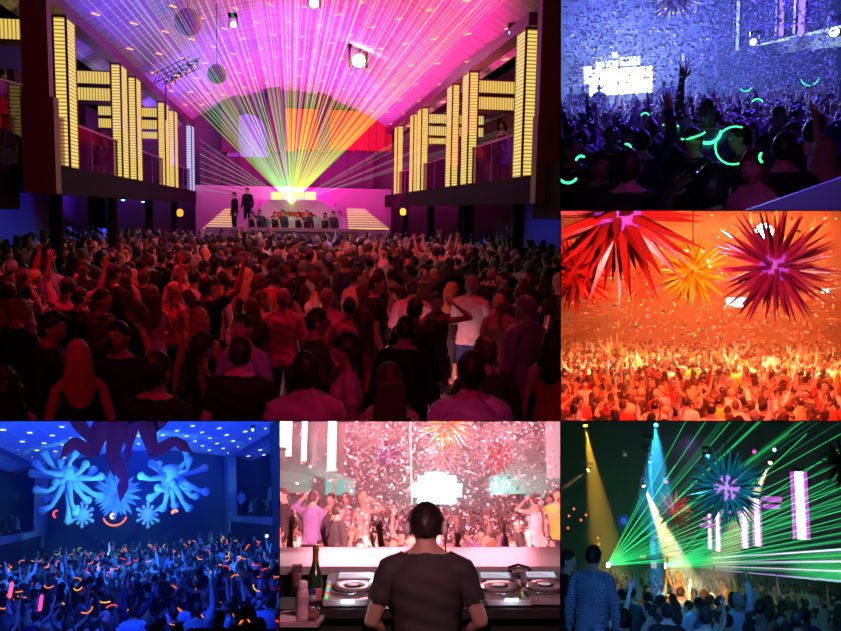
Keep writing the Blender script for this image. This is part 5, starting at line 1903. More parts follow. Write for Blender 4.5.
    limb([(104, 416, 0), (93, 454, -.3), (74, 441, -.5), (60, 459, -.6)], [.22, .15, .13, .01])
    limb([(72, 416, .3), (91, 438, .1), (96, 448, 0)], [.16, .13, .10])
    limb([(121, 416, 0), (112, 455, -.4), (124.5, 478, -.5), (120, 502, -.5)], [.24, .17, .13, .01])
    limb([(131, 418, .4), (129, 446, .4), (126, 462, .4)], [.2, .10, .01])
    limb([(143, 416, 0), (154, 453, -.3), (175, 440, -.4), (194, 454, -.5)], [.2, .15, .13, .01])
    limb([(168, 414, .5), (150, 432, .4), (146, 440, .2)], [.16, .12, .1])
    bm = bmesh.new()
    ellip_bm(bm, (0, 0, .1), (.62, .4, .35), 12, 8)
    link('body', me_of(bm, 'body', [leg]), b, t)
    # people
    pa(b, 173, 582, FL, sex='m', hair='crop', hairc='grey', top='shirt', topc='light blue', face=0, label='man in pale blue shirt seen from behind, right of centre in the blue bracelet hall')
    pa(b, 177, 603, FL, sex='m', hair='short', top='shirt', topc='light blue', face=.1, s=1.03, label='broad man in blue shirt low in front, blue bracelet hall')
    pa(b, 199, 586, FL, sex='m', hair='short', top='shirt', topc='black', face=0, label='tall dark figure seen from behind beside the pale blue shirts')
    pa(b, 133, 612, FL, sex='m', hair='short', top='shirt', topc='light blue', face=0, label='man in blue shirt bottom middle of the blue bracelet hall')
    pa(b, 18, 583, FL, sex='f', hair='wavy', top='vest', topc='pink', face=1, pose='up', label='person in pink at the left edge raising a pink light stick, blue bracelet hall')
    pa(b, 161, 622, FL, sex='m', hair='short', top='shirt', topc='light blue', face=-.3, label='man in pale shirt at the bottom edge, right of centre, blue bracelet hall')
    av = [(p['x'], p['y'], 0.6, 0.7) for p in PEOPLE if p['bay'] is b]
    rows = [(12.6 + k * .8, .62) for k in range(16)] + [(25.5 + k * 1.05, .66) for k in range(14)] + [(40.5 + k * 1.5, .8) for k in range(8)]
    crowd_grid(b, FL, rows, lambda y: (max(-W + .2, -y * .18), min(W - .2, y * .18)), av,
               pick_std(['light blue', 'white', 'grey', 'black', 'black', 'black', 'navy', 'charcoal', 'light blue'], up=.25), seed=13)
    oc = [mat_emit('bracelet_orange', (1.0, 0.20, 0.02), 1.8), mat_emit('bracelet_amber', (1.0, 0.42, 0.03), 1.8), mat_emit('bracelet_red', (1.0, 0.05, 0.03), 1.8)]
    rnd = random.Random(4)
    cn = ['orange', 'amber', 'red']
    ps = [p for p in PEOPLE if p['bay'] is b and p['y'] < 42 and abs(p['x']) < W]
    rnd.shuffle(ps)
    for i, p in enumerate(ps[:150]):
        c = rnd.randrange(3)
        z = p['floor'] + p['s'] * (1.50 if rnd.random() < .6 else 1.95)
        r = .10
        a = rnd.uniform(0, 6.28)
        glow_ring(b, (p['x'], p['y'] + (0.0 if z < p['floor'] + 1.7 else .1), z), r, (a, a + 2.3), (rnd.uniform(-1.3, 1.3), rnd.uniform(-.5, .5), 0), oc[c],
                  cn[c] + ' glowing bracelet or necklace curve worn in the crowd of the blue hall', cn[c] + ' glow curves in the blue hall crowd', 'glow stick', .009)
    for (px, py, c, lb) in ((40, 603, (1, .05, .3), 'pair of hot pink light sticks at lower left, blue bracelet hall'), (10, 590, (1, .08, .2), 'slim pink light stick at the left edge, blue bracelet hall')):
        m = mat_emit('stick_pink_%d' % px, c, 2)
        p = b.onY(px, py, 14)
        bm = bmesh.new()
        chain_bm(bm, [(0, 0, -.09), (.02, 0, .09)], [.025, .025], 8)
        tag(link('light_stick', me_of(bm, 'light_stick', [m]), b, None, Matrix.Translation(p)), lb, 'glow stick')
    for (px, py, lb, c) in ((267, 536, 'white lamp at the foot of the near right frame post', (0.7, 0.9, 1.0)), (253, 422 + 8, 'tiny cyan lamp atop the right balcony frame, blue bracelet hall', (0.2, .7, 1))):
        q = b.onY(px, py, 30)
        hall_magenta_lib(b, q, lb, mat_emit('lamp_%d' % px, c, 6), (-.3, -1, 0), .5)
    # pale blue rail at the bottom edge
    bm = bmesh.new()
    p0, p1 = b.onY(195, 630, 5), b.onY(276, 631, 5)
    tube_bm(bm, p0, p1, .012, n=8)
    tag(link('rail_edge', me_of(bm, 'rail_edge', [mat('rail_blue', (.4, .45, .8), .4)]), b), 'thin blue rail at the bottom edge of the blue bracelet hall', 'rail')
    haze('haze_blue', b, 9, 55.5, 0.003, (0.4, 0.5, 1.0), .2)


hall_blue()

# ================================================================== pink booth hall
def hall_booth():
    b = B5
    CF = -2.4
    FL = -1.81
    P = lambda px, py, y: b.onY(px, py, y)
    dark = mat('booth_dark', (0.02, 0.018, 0.02), 0.6)
    slab('floor_booth', b, -3, 3, 3.4, 8.2, FL - .1, FL, mat('floor_dark', (0.03, 0.03, 0.03), 0.35))
    slab('floor_pink_hall', b, -9, 9, 8.2, 46, CF - .1, CF, mat('floor_dark'))
    slab('wall_back_pink_hall', b, -9, 9, 45, 45.3, CF, 6, mat('pink_back', (0.30, 0.20, 0.26), 0.8, noise_amt=.2, scale=.5))
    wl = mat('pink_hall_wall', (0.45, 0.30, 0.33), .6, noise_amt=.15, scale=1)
    # white ledge
    z1 = -.444
    y1, y2 = 5.72, 7.9
    bm = bmesh.new()
    box_bm(bm, -2.6, 2.6, y1, y2, z1 - .052, z1)
    t = link('white_ledge', me_of(bm, 'white_ledge', [mat('ledge_white', (0.86, 0.84, 0.85), .35, noise_amt=.02)]), b)
    tag(t, 'long broad white ledge across the front of the DJ booth', 'ledge')
    bm = bmesh.new()
    box_bm(bm, -2.6, 2.6, y1 + .1, y2 - .1, FL, z1 - .052)
    struct('wall_booth_front', bm, dark, b)
    # desk
    t = link('dj_desk', None, b, None, T(0, 4.95, FL))
    tag(t, 'black DJ desk carrying the players below the white ledge', 'desk')
    zt = -.612 - FL
    bm = bmesh.new()
    box_bm(bm, -2.4, 2.4, -.02, .72, zt - .05, zt)
    link('desk_top', me_of(bm, 'desk_top', [dark]), b, t)
    bm = bmesh.new()
    box_bm(bm, -2.4, 2.4, .05, .09, 0, zt - .05)
    link('front_panel', me_of(bm, 'front_panel', [dark]), b, t)
    for x in (-.9, 1.1):
        bm = bmesh.new()
        box_bm(bm, x - .01, x + .01, .02, .05, .1, zt - .08)
        link('panel_joint', me_of(bm, 'panel_joint', [mat('joint_grey', (.08, .08, .08), .5)]), b, t)

    for px, py in ((347.5, 601.5), (512, 600)):
        q = P(px, py, 4.925) - Vector((0, 4.95, FL))
        bm = bmesh.new()
        box_bm(bm, q.x - .035, q.x + .035, q.y, q.y + .02, q.z - .006, q.z + .006)
        link('cold_led', me_of(bm, 'cold_led', [mat_emit('led_cold', (0.75, 0.85, 1.0), 14)]), b, t)

    # players
    def player(x, y, lb, rz=0.0, scale=1.0):
        L = T(x, y, -.602, rz, scale) @ Matrix.Rotation(R_(9), 4, 'X')
        t = link('media_player', None, b, None, L)
        tag(t, lb, 'media player', 'players on the DJ desk')
        body = mat('player_silver', (0.68, 0.64, 0.67), .35, .15)
        bk = mat('player_black', (0.03, 0.03, 0.035), .35)
        w, d, h = .165, .62, .034
        bm = bmesh.new()
        box_bm(bm, -w, w, 0, d, 0.0, h)
        bmesh.ops.bevel(bm, geom=bm.edges[:], offset=.006, segments=2, affect='EDGES')
        link('body', me_of(bm, 'body', [body]), b, t)
        c = (0.0, .215, h)
        bm = bmesh.new()
        lathe_bm(bm, [(.128, 0), (.130, .012), (.124, .020), (.116, .021)], 48, center=c)
        link('jog_ring', me_of(bm, 'jog_ring', [mat('chrome', (0.75, 0.73, 0.75), .15, .9)]), b, t)
        bm = bmesh.new()
        lathe_bm(bm, [(.114, .012), (.113, .026), (.06, .027), (.058, .024)], 48, center=c)
        jw = link('jog_wheel', me_of(bm, 'jog_wheel', [mat('jog_pale', (0.62, 0.58, 0.60), .3, .3)]), b, t)
        bm = bmesh.new()
        lathe_bm(bm, [(.052, .02), (.050, .030), (.02, .031)], 32, center=c)
        link('jog_display', me_of(bm, 'jog_display', [bk]), b, jw)
        bm = bmesh.new()
        lathe_bm(bm, [(.032, .0305), (.031, .0325), (.01, .0325)], 32, center=c)
        link('jog_display_glow', me_of(bm, 'jog_display_glow', [mat_emit('jog_white', (0.9, 0.7, 0.8), .5)]), b, jw)
        for k in range(28):
            a = 6.283 * k / 28
            bm = bmesh.new()
            ellip_bm(bm, (c[0] + .121 * math.cos(a), c[1] + .121 * math.sin(a), h + .021), (.006, .006, .004), 8, 6)
            link('jog_dimple', me_of(bm, 'jog_dimple', [bk]), b, t)
        bm = bmesh.new()
        box_bm(bm, -.105, .105, .43, .585, h, h + .012)
        bz = link('screen_bezel', me_of(bm, 'screen_bezel', [body]), b, t)
        bm = bmesh.new()
        box_bm(bm, -.088, .088, .445, .572, h + .012, h + .014)
        link('screen', me_of(bm, 'screen', [mat_emit('player_screen', (0.65, 0.75, 0.95), .8)]), b, bz)
        for k, yy in enumerate((.46, .49, .52)):
            bm = bmesh.new()
            box_bm(bm, -.08, .07 - .03 * k, yy, yy + .008, h + .014, h + .0145)
            link('waveform', me_of(bm, 'waveform', [mat_emit('wave_red', (0.9, 0.15, 0.2), .5)]), b, bz)
        cols = [(.05, 1, .3), (1, .6, .1), (1, .2, .2), (.3, .5, 1)]
        for k in range(8):
            bm = bmesh.new()
            yy = .04 + k * .05
            ellip_bm(bm, (-.146, yy, h + .004), (.011, .013, .006), 12, 6)
            link('button', me_of(bm, 'button', [mat_emit('btn_%d' % (k % 4), cols[k % 4], .9)]), b, t)
        for k in range(5):
            bm = bmesh.new()
            box_bm(bm, -.09 + k * .04, -.062 + k * .04, .395, .412, h, h + .006)
            link('cue_key', me_of(bm, 'cue_key', [bk]), b, t)
        bm = bmesh.new()
        box_bm(bm, .135, .155, .05, .36, h, h + .002)
        link('pitch_slot', me_of(bm, 'pitch_slot', [bk]), b, t)
        bm = bmesh.new()
        box_bm(bm, .130, .160, .19, .215, h, h + .018)
        link('pitch_fader', me_of(bm, 'pitch_fader', [body]), b, t)
        for k, yy in enumerate((.46, .50, .54)):
            bm = bmesh.new()
            lathe_bm(bm, [(.012, 0), (.011, .02), (.004, .021)], 14, center=(.14, yy, h))
            link('knob', me_of(bm, 'knob', [bk]), b, t)
    player(P(352, 598, 4.98).x, 4.98, 'silver media player left of the DJ, its round jog wheel lit pink', .06)
    player(P(503, 598, 4.98).x, 4.98, 'media player just right of the DJ with a bluish screen')
    player(P(549, 598, 5.02).x, 5.02, 'media player at the right edge of the booth hall', -.05)
    # mixer behind the DJ
    t = link('mixer', None, b, None, T(.02, 5.0, -.625) @ Matrix.Rotation(R_(9), 4, 'X'))
    tag(t, 'black DJ mixer mostly hidden in front of the DJ', 'mixer')
    bm = bmesh.new()
    box_bm(bm, -.2, .2, 0, .55, 0, .06)
    link('body', me_of(bm, 'body', [mat('player_black', (0.03, 0.03, 0.035), .35)]), b, t)
    for i in range(4):
        for k in range(5):
            bm = bmesh.new()
            lathe_bm(bm, [(.012, 0), (.011, .02), (.004, .021)], 12, center=(-.13 + i * .087, .2 + k * .06, .06))
            link('knob', me_of(bm, 'knob', [mat('player_silver')]), b, t)
    # headphones and cables lying behind the right players
    t = link('spare_headphones', None, b, None, Matrix.Translation(P(519, 573, 5.62)) @ Matrix.Scale(.65, 4))
    tag(t, 'black headphones lying folded behind the right players', 'headphones')
    bm = bmesh.new()
    chain_bm(bm, [(-.11, 0, 0), (-.10, .05, .05), (0, .08, .075), (.10, .05, .05), (.11, 0, 0)], [.012] * 5, 8)
    link('band', me_of(bm, 'band', [mat('black_metal', (0.02, 0.02, 0.02), 0.4, 0.6)]), b, t)
    for sg in (-1, 1):
        bm = bmesh.new()
        ellip_bm(bm, (sg * .10, -.02, 0), (.03, .045, .045), 14, 10)
        link('ear_cup', me_of(bm, 'ear_cup', [dark]), b, t)
    for k, (a, c, lb) in enumerate((((505, 580), (560, 583), 'black cable running behind the right players'), ((330, 588), (372, 578), 'black cable snaking between the bottle and the left player'))):
        p0, p1 = P(a[0], a[1], 5.45), P(c[0], c[1], 5.55)
        bm = bmesh.new()
        pts = [p0.lerp(p1, i / 12) + Vector((0, .04 * math.sin(i * 1.1), .02 * math.sin(i * .9))) for i in range(13)]
        chain_bm(bm, pts, [.009] * 13, 8)
        tag(link('cable', me_of(bm, 'cable', [dark]), b), lb, 'cable')
    # drinks table at the left
    zt2 = -.64
    t = link('drinks_tray', None, b, None, T(-.73, 4.62, zt2))
    tag(t, 'pale tray holding the drinks at the lower left of the booth', 'tray')
    bm = bmesh.new()
    box_bm(bm, -.42, .20, -.02, .72, -.02, 0)
    link('top', me_of(bm, 'top', [mat('tray_pink', (0.50, 0.36, 0.40), .3)]), b, t)
    bm = bmesh.new()
    box_bm(bm, -.3, .1, .1, .5, FL - zt2, -.02)
    link('stand', me_of(bm, 'stand', [dark]), b, t)

    def put(px, y):
        return P(px, 600, y).x
    glass = mat_glass('drink_glass', (0.95, 0.85, 0.88), .22, .05)
    # champagne bottle
    t = link('champagne_bottle', None, b, None, T(put(314.5, 5.15), 5.15, zt2, 0, 1.0))
    tag(t, 'dark green champagne bottle with gold foil standing on the drinks tray', 'bottle')
    bm = bmesh.new()
    lathe_bm(bm, [(.040, 0), (.044, .01), (.044, .16), (.040, .19), (.024, .24), (.0165, .27), (.0155, .33)], 28)
    link('bottle_body', me_of(bm, 'bottle_body', [mat('bottle_green', (0.02, 0.07, 0.03), .1)]), b, t)
    bm = bmesh.new()
    lathe_bm(bm, [(.021, .255), (.0175, .28), (.0175, .335), (.019, .34), (.019, .36), (.008, .366)], 24)
    link('foil', me_of(bm, 'foil', [mat('foil_gold', (0.70, 0.50, 0.12), .3, .8)]), b, t)
    bm = bmesh.new()
    lathe_bm(bm, [(.0448, .05), (.0448, .12)], 28, cap=False)
    link('label_band', me_of(bm, 'label_band', [mat('label_rose', (0.75, 0.25, 0.25), .6)]), b, t)
    # flute
    t = link('champagne_flute', None, b, None, T(put(296, 5.0), 5.0, zt2 + .0, 0, 1.15))
    tag(t, 'tall champagne flute with rosy drink left of the bottle', 'glass')
    bm = bmesh.new()
    lathe_bm(bm, [(.032, 0), (.030, .004), (.005, .012), (.004, .09), (.018, .12), (.026, .17), (.027, .23), (.0255, .23), (.024, .17), (.015, .122), (.003, .115)], 24, cap=False)
    link('bowl_and_stem', me_of(bm, 'bowl_and_stem', [glass]), b, t)
    bm = bmesh.new()
    lathe_bm(bm, [(.004, .118), (.014, .124), (.0235, .17), (.0238, .185)], 24)
    link('drink', me_of(bm, 'drink', [mat('drink_rose', (0.85, 0.30, 0.25), .2)]), b, t)
    # tumbler
    t = link('tumbler', None, b, None, T(put(313, 4.72), 4.72, zt2))
    tag(t, 'short tumbler with pale yellow drink and ice at the front of the tray', 'glass')
    bm = bmesh.new()
    lathe_bm(bm, [(.030, 0), (.035, .004), (.040, .10), (.038, .10), (.033, .01), (.004, .008)], 24, cap=False)
    link('glass_wall', me_of(bm, 'glass_wall', [glass]), b, t)
    bm = bmesh.new()
    lathe_bm(bm, [(.032, .009), (.035, .045), (.004, .046)], 24)
    link('drink', me_of(bm, 'drink', [mat('drink_lemon', (0.90, 0.65, 0.30), .2)]), b, t)
    for k in range(3):
        bm = bmesh.new()
        box_bm(bm, -.012, .012, -.012, .012, .04, .064)
        bmesh.ops.rotate(bm, verts=bm.verts, matrix=Matrix.Rotation(k * 1.1, 3, 'Z'))
        bmesh.ops.translate(bm, verts=bm.verts, vec=(.014 * math.cos(k * 2.1), .014 * math.sin(k * 2.1), k * .004))
        link('ice_cube', me_of(bm, 'ice_cube', [mat('ice', (0.9, 0.85, 0.9), .1)]), b, t)
    # shaker bottle
    t = link('water_bottle', None, b, None, T(put(302.5, 4.70), 4.70, zt2))
    tag(t, 'tall clear water bottle with white cap at the front of the tray', 'bottle')
    bm = bmesh.new()
    lathe_bm(bm, [(.030, 0), (.034, .006), (.034, .05), (.031, .06), (.034, .07), (.034, .13), (.028, .155), (.024, .165)], 26)
    link('bottle_body', me_of(bm, 'bottle_body', [mat('bottle_frost', (0.70, 0.50, 0.56), .2)]), b, t)
    bm = bmesh.new()
    lathe_bm(bm, [(.0245, .163), (.0255, .168), (.0255, .198), (.02, .202)], 26)
    link('cap', me_of(bm, 'cap', [mat('cap_white', (0.82, 0.75, 0.78), .4)]), b, t)
    bm = bmesh.new()
    lathe_bm(bm, [(.0348, .075), (.0348, .12)], 26, cap=False)
    link('label_band', me_of(bm, 'label_band', [mat('label_grey', (0.45, 0.33, 0.38), .6)]), b, t)
    # blue and silver can
    t = link('drink_can', None, b, None, T(put(311, 4.98), 4.98, zt2))
    tag(t, 'slim blue and silver drink can in front of the champagne bottle', 'can')
    bm = bmesh.new()
    lathe_bm(bm, [(.022, 0), (.026, .006), (.026, .125), (.022, .133), (.005, .132)], 24)
    link('can_body', me_of(bm, 'can_body', [mat('can_blue', (0.04, 0.06, 0.30), .25, .5)]), b, t)
    bm = bmesh.new()
    lathe_bm(bm, [(.0265, .065), (.0265, .10)], 24, cap=False)
    link('silver_band', me_of(bm, 'silver_band', [mat('silver', (0.6, 0.6, 0.6), .3, .6)]), b, t)
    # napkins, small glass items
    for k, (px, y, rz, lb, w) in enumerate(((287, 4.72, .3, 'folded white napkin at the left end of the tray', .07), (291, 4.9, -.2, 'pinkish napkin behind the folded white one', .06), (284, 5.1, .5, 'small white card standing behind the napkins', .05))):
        bm = bmesh.new()
        box_bm(bm, -w, w, -w * .8, w * .8, 0, .012)
        box_bm(bm, -w * .8, w * .9, -w * .6, w * .7, .012, .022)
        tag(link('napkin', me_of(bm, 'napkin', [mat('napkin_white', (0.82, 0.74, 0.76), .8)]), b, None, T(put(px, y), y, zt2, rz)), lb, 'napkin')
    # DJ
    person_at(b, 426, 525, FL, s=1.0, sex='m', hair='short', hairc='dark', top='tshirt', topc='charcoal', botc='black', face=0, pose='reach', label='DJ in dark grey T-shirt wearing headphones, seen from behind at the booth')
    D = PEOPLE[-1]
    D['D'] = 1
    D['wide'] = 1.10
    hc = Vector((D['x'], D['y'] + .012, FL + 1.655))
    t = link('headphones', None, b, None, Matrix.Translation(hc))
    tag(t, 'pale pink-lit headphones worn on the DJ\'s ears', 'headphones')
    hp = mat('headphone_pale', (0.88, 0.80, 0.84), .3)
    bm = bmesh.new()
    n = 14
    chain_bm(bm, [(-.105 * math.cos(math.pi * i / n), .05, -.01 + .135 * math.sin(math.pi * i / n)) for i in range(n + 1)], [.006] * (n + 1), 8)
    link('headband', me_of(bm, 'headband', [mat('headband_dark', (0.05, 0.04, 0.05), .4)]), b, t)
    for sg in (-1, 1):
        bm = bmesh.new()
        lathe_bm(bm, [(.030, -.016), (.040, -.012), (.042, .006), (.034, .016), (.01, .019)], 24)
        bmesh.ops.rotate(bm, verts=bm.verts, matrix=Matrix.Rotation(sg * math.pi / 2, 3, 'Y'))
        bmesh.ops.translate(bm, verts=bm.verts, vec=(sg * .108, .02, -.02))
        cup = link('ear_cup', me_of(bm, 'ear_cup', [hp]), b, t)
        bm = bmesh.new()
        lathe_bm(bm, [(.036, -.028), (.036, -.015)], 20)
        bmesh.ops.rotate(bm, verts=bm.verts, matrix=Matrix.Rotation(sg * math.pi / 2, 3, 'Y'))
        bmesh.ops.translate(bm, verts=bm.verts, vec=(sg * .108, .02, -.02))
        link('ear_pad', me_of(bm, 'ear_pad', [dark]), b, cup)
    bm = bmesh.new()
    chain_bm(bm, [(.108, 0, -.05), (.11, -.03, -.12), (.10, -.09, -.20)], [.004] * 3, 6)
    link('cord', me_of(bm, 'cord', [dark]), b, t)

    # hall beyond: balconies with white columns, teal panels, screen
    W = 3.3
    white = mat_emit('column_white', (1.0, 0.93, 0.97), 2.4)
    for (xa, xb, yb_, lb) in ((279, 284, 447, 'leftmost, cut by the picture edge'), (285.5, 290.5, 456, 'second from left'), (301, 306, 461, 'third from left'), (327, 336, 471, 'fourth from left, longest')):
        y = W * FPX / (420 - (xa + xb) / 2)
        p0, p1 = P(xa, yb_, y), P(xb, 405, y)
        t = link('white_light_column', None, b, None, Matrix.Identity(4))
        tag(t, 'white glowing left balcony column in the booth hall, ' + lb, 'light column', 'white columns of the booth hall', 'thing')
        bm = bmesh.new()
        box_bm(bm, p0.x, p1.x, y, y + .4, p0.z, p1.z)
        link('glowing_panel', me_of(bm, 'glowing_panel', [white]), b, t)
        bm = bmesh.new()
        box_bm(bm, p0.x - .03, p1.x + .03, y + .02, y + .45, p0.z - .06, p0.z)
        link('foot', me_of(bm, 'foot', [wl]), b, t)
    t = link('pink_light_column', None, b, None, Matrix.Identity(4))
    tag(t, 'pink-lit column at the right edge of the booth hall balcony', 'light column', None, 'thing')
    for (xa, xb) in ((549, 553), (555, 561)):
        y = W * FPX / ((xa + xb) / 2 - 420)
        p0, p1 = P(xa, 478, y), P(xb, 405, y)
        bm = bmesh.new()
        box_bm(bm, p0.x, p1.x, y, y + .4, p0.z, p1.z)
        link('glowing_panel', me_of(bm, 'glowing_panel', [mat_emit('column_rose', (1.0, 0.45, 0.55), .8)]), b, t)
    for sg, nm in ((-1, 'left'), (1, 'right')):
        xs = sorted((sg * (W - .0), sg * (W + .25)))
        for k, (z0, z1, m_) in enumerate(((.62, .92, mat('fascia_upper', (0.30, 0.10, 0.14), .5)), (.36, .62, mat('fascia_mid', (0.42, 0.30, 0.34), .5)), (.10, .36, mat('fascia_low', (0.34, 0.13, 0.16), .5)))):
            slab('trim_fascia_%s_%s' % (['upper', 'middle', 'lower'][k], nm), b, xs[0], xs[1], 16, 44, z0, z1, m_)
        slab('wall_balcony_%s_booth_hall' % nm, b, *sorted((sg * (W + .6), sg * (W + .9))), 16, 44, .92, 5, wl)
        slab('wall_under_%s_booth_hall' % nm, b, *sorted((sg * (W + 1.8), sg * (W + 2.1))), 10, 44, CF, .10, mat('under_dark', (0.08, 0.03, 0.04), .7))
        slab('floor_balcony_%s_booth_hall' % nm, b, *sorted((sg * (W + .25), sg * (W + 2.1))), 16, 44, .6, .9, wl)
    for (xa, xb, ya, yb2, lb) in ((323, 354, 479, 495, 'teal glowing wall panel at the end of the left balcony'), (526, 550, 483, 498, 'teal glowing panel under the right balcony')):
        y = 30
        p0, p1 = P(xa, yb2, y), P(xb, ya, y)
        bm = bmesh.new()
        box_bm(bm, p0.x, p1.x, y, y + .2, p0.z, p1.z)
        link_ = link('teal_panel', me_of(bm, 'teal_panel', [mat_emit('teal_glow', (0.05, 0.75, 0.65), .8)]), b)
        tag(link_, lb, 'light panel')
    t = link('stage_screen', None, b, None, Matrix.Identity(4))
    tag(t, 'blazing white-cyan screen at the far end of the booth hall', 'screen')
    for (xa, xb, ya, yb2) in ((412, 462, 484, 497), (418, 456, 476, 504), (425, 448, 472, 480)):
        p0, p1 = P(xa, yb2, 43), P(xb, ya, 43)
        bm = bmesh.new()
        box_bm(bm, p0.x, p1.x, 43 + (xa % 3) * .1, 43.4, p0.z, p1.z)
        link('lit_panel', me_of(bm, 'lit_panel', [mat_emit('screen_cyan', (0.45, 1.0, 0.95), 5)]), b, t)
    lamp(b, 'SPOT', P(437, 488, 42.5), (0, 20, -1), (0.3, 1.0, 0.9), 900, .3, angle=150)
    t = link('laser_projector', None, b, None, Matrix.Translation(P(412, 505, 40)))
    tag(t, 'thin pale green vertical laser line left of the booth hall screen', 'laser projector')
    bm = bmesh.new()
    box_bm(bm, -.1, .1, -.1, .1, -.2, 0)
    link('housing', me_of(bm, 'housing', [dark]), b, t)
    bm = bmesh.new()
    tube_bm(bm, (0, 0, 0), (-.1, -2, 4.6), .05, n=6)
    link('laser_ray', me_of(bm, 'laser_ray', [mat_beam('laser_pale', (0.8, 1.0, .85), .5)]), b, t)
    # spiked balls
    sp = lambda px, py, y, rc, rt, n, c, lb, s, w: spiky_ball(b, P(px, py, y), rc, rt, n, mat('spk_%d' % s, c, .35), mat('spk_%d' % s), lb, s, w, parts=False, cord=.5)
    sp(447, 424, 16, .14, .62, 70, (1.0, 0.42, 0.06), 'orange spiked ball at the top of the booth hall', 41, .07)
    sp(444, 453, 18, .12, .52, 64, (0.95, 0.85, 0.85), 'whitish pink spiked ball just below the orange one', 42, .05)
    sp(387, 455, 24, .16, .50, 60, (0.25, 0.15, 0.75), 'violet-blue spiked ball left of the booth hall centre', 43, .06)
    sp(500, 456, 24, .2, .60, 60, (0.90, 0.22, 0.18), 'red spiked ball in the haze right of the booth hall centre', 44, .07)
    # dancers on podiums
    po = CF + .78
    for (x0, x1, y0, y1, nm) in ((-2.75, -.95, 13.0, 17.9, 'left'), (1.75, 2.75, 13.2, 17.5, 'right')):
        slab('floor_podium_' + nm, b, x0, x1, y0, y1, CF, po, dark)
    pa = person_at
    pp = person_px
    pp(b, 313, 14.5, po, sex='m', hair='short', top='shirt', topc='purple', pose='head', face=-.5, s=.97, label='man in lilac shirt seen from behind on the left podium')
    pp(b, 338, 13.8, po - .25, sex='m', hair='short', top='shirt', topc='charcoal', pose='head', face=-.9, label='dark-haired man in grey right of the lilac shirt')
    pp(b, 331, 16.4, po, sex='f', hair='bun', top='vest', topc='beige', pose='drink', face=2.8, label='woman facing us just right of the lilac shirt')
    pp(b, 346, 17.2, po, sex='f', hair='wavy', hairc='brown', top='vest', topc='pink', pose='up', face=2.9, label='woman with arm raised on the left podium, third from the lilac shirt')
    pp(b, 363, 16.2, po, sex='f', hair='wavy', hairc='blonde', top='dress', topc='beige', pose='head', face=2.9, label='blonde woman in beige dress dancing at the right end of the left podium')
    pa(b, 296, 525, CF + .35, sex='f', hair='long', hairc='dark', top='vest', topc='red', pose='drink', face=2.5, label='dark-haired woman low at the left, below the lilac shirt')
    pp(b, 284, 15.0, po, sex='m', hair='short', top='shirt', topc='black', pose='drink', face=2.2, label='man in black at the left picture edge of the booth hall')
    pp(b, 535, 15.2, po, sex='f', hair='bun', hairc='dark', top='dress', topc='white', pose='head', face=.6, label='woman in white dress standing on the right podium')
    pp(b, 549, 16.5, po, sex='f', hair='long', top='dress', topc='purple', pose='down', face=2.9, label='woman in purple dress right of the white dress')
    pp(b, 558, 15.5, po, sex='m', hair='short', top='shirt', topc='yellow', pose='down', face=2.9, label='person in yellow at the right edge of the booth hall')
    av = [(p['x'], p['y'], 0.6, 0.7) for p in PEOPLE if p['bay'] is b]
    rows = [(9.0 + k * .75, .58) for k in range(20)] + [(24 + k * 1.0, .62) for k in range(17)]
    crowd_grid(b, CF, rows, lambda y: (-y * .17, y * .17), av, pick_std(['black', 'white', 'red', 'pink', 'beige', 'charcoal', 'purple', 'white'], up=.5,
               facing=lambda r, x, y: r.uniform(2.4, 3.9)), seed=17)

    confetti(b, (frustum_spot(b, 12, 40, -2, 118, 1.0, lambda px, py: 1 if px > 345 else .22), 8500), 60, [(1.0, 0.84, 0.88), (0.95, 0.66, 0.72)], .034,
             'pink-white confetti flake in the air over the booth hall crowd', 'pink flakes nearest in the booth hall', 35)
    haze('haze_pink', b, 8.0, 44.5, 0.016, (1.0, 0.72, 0.78), .25)


hall_booth()

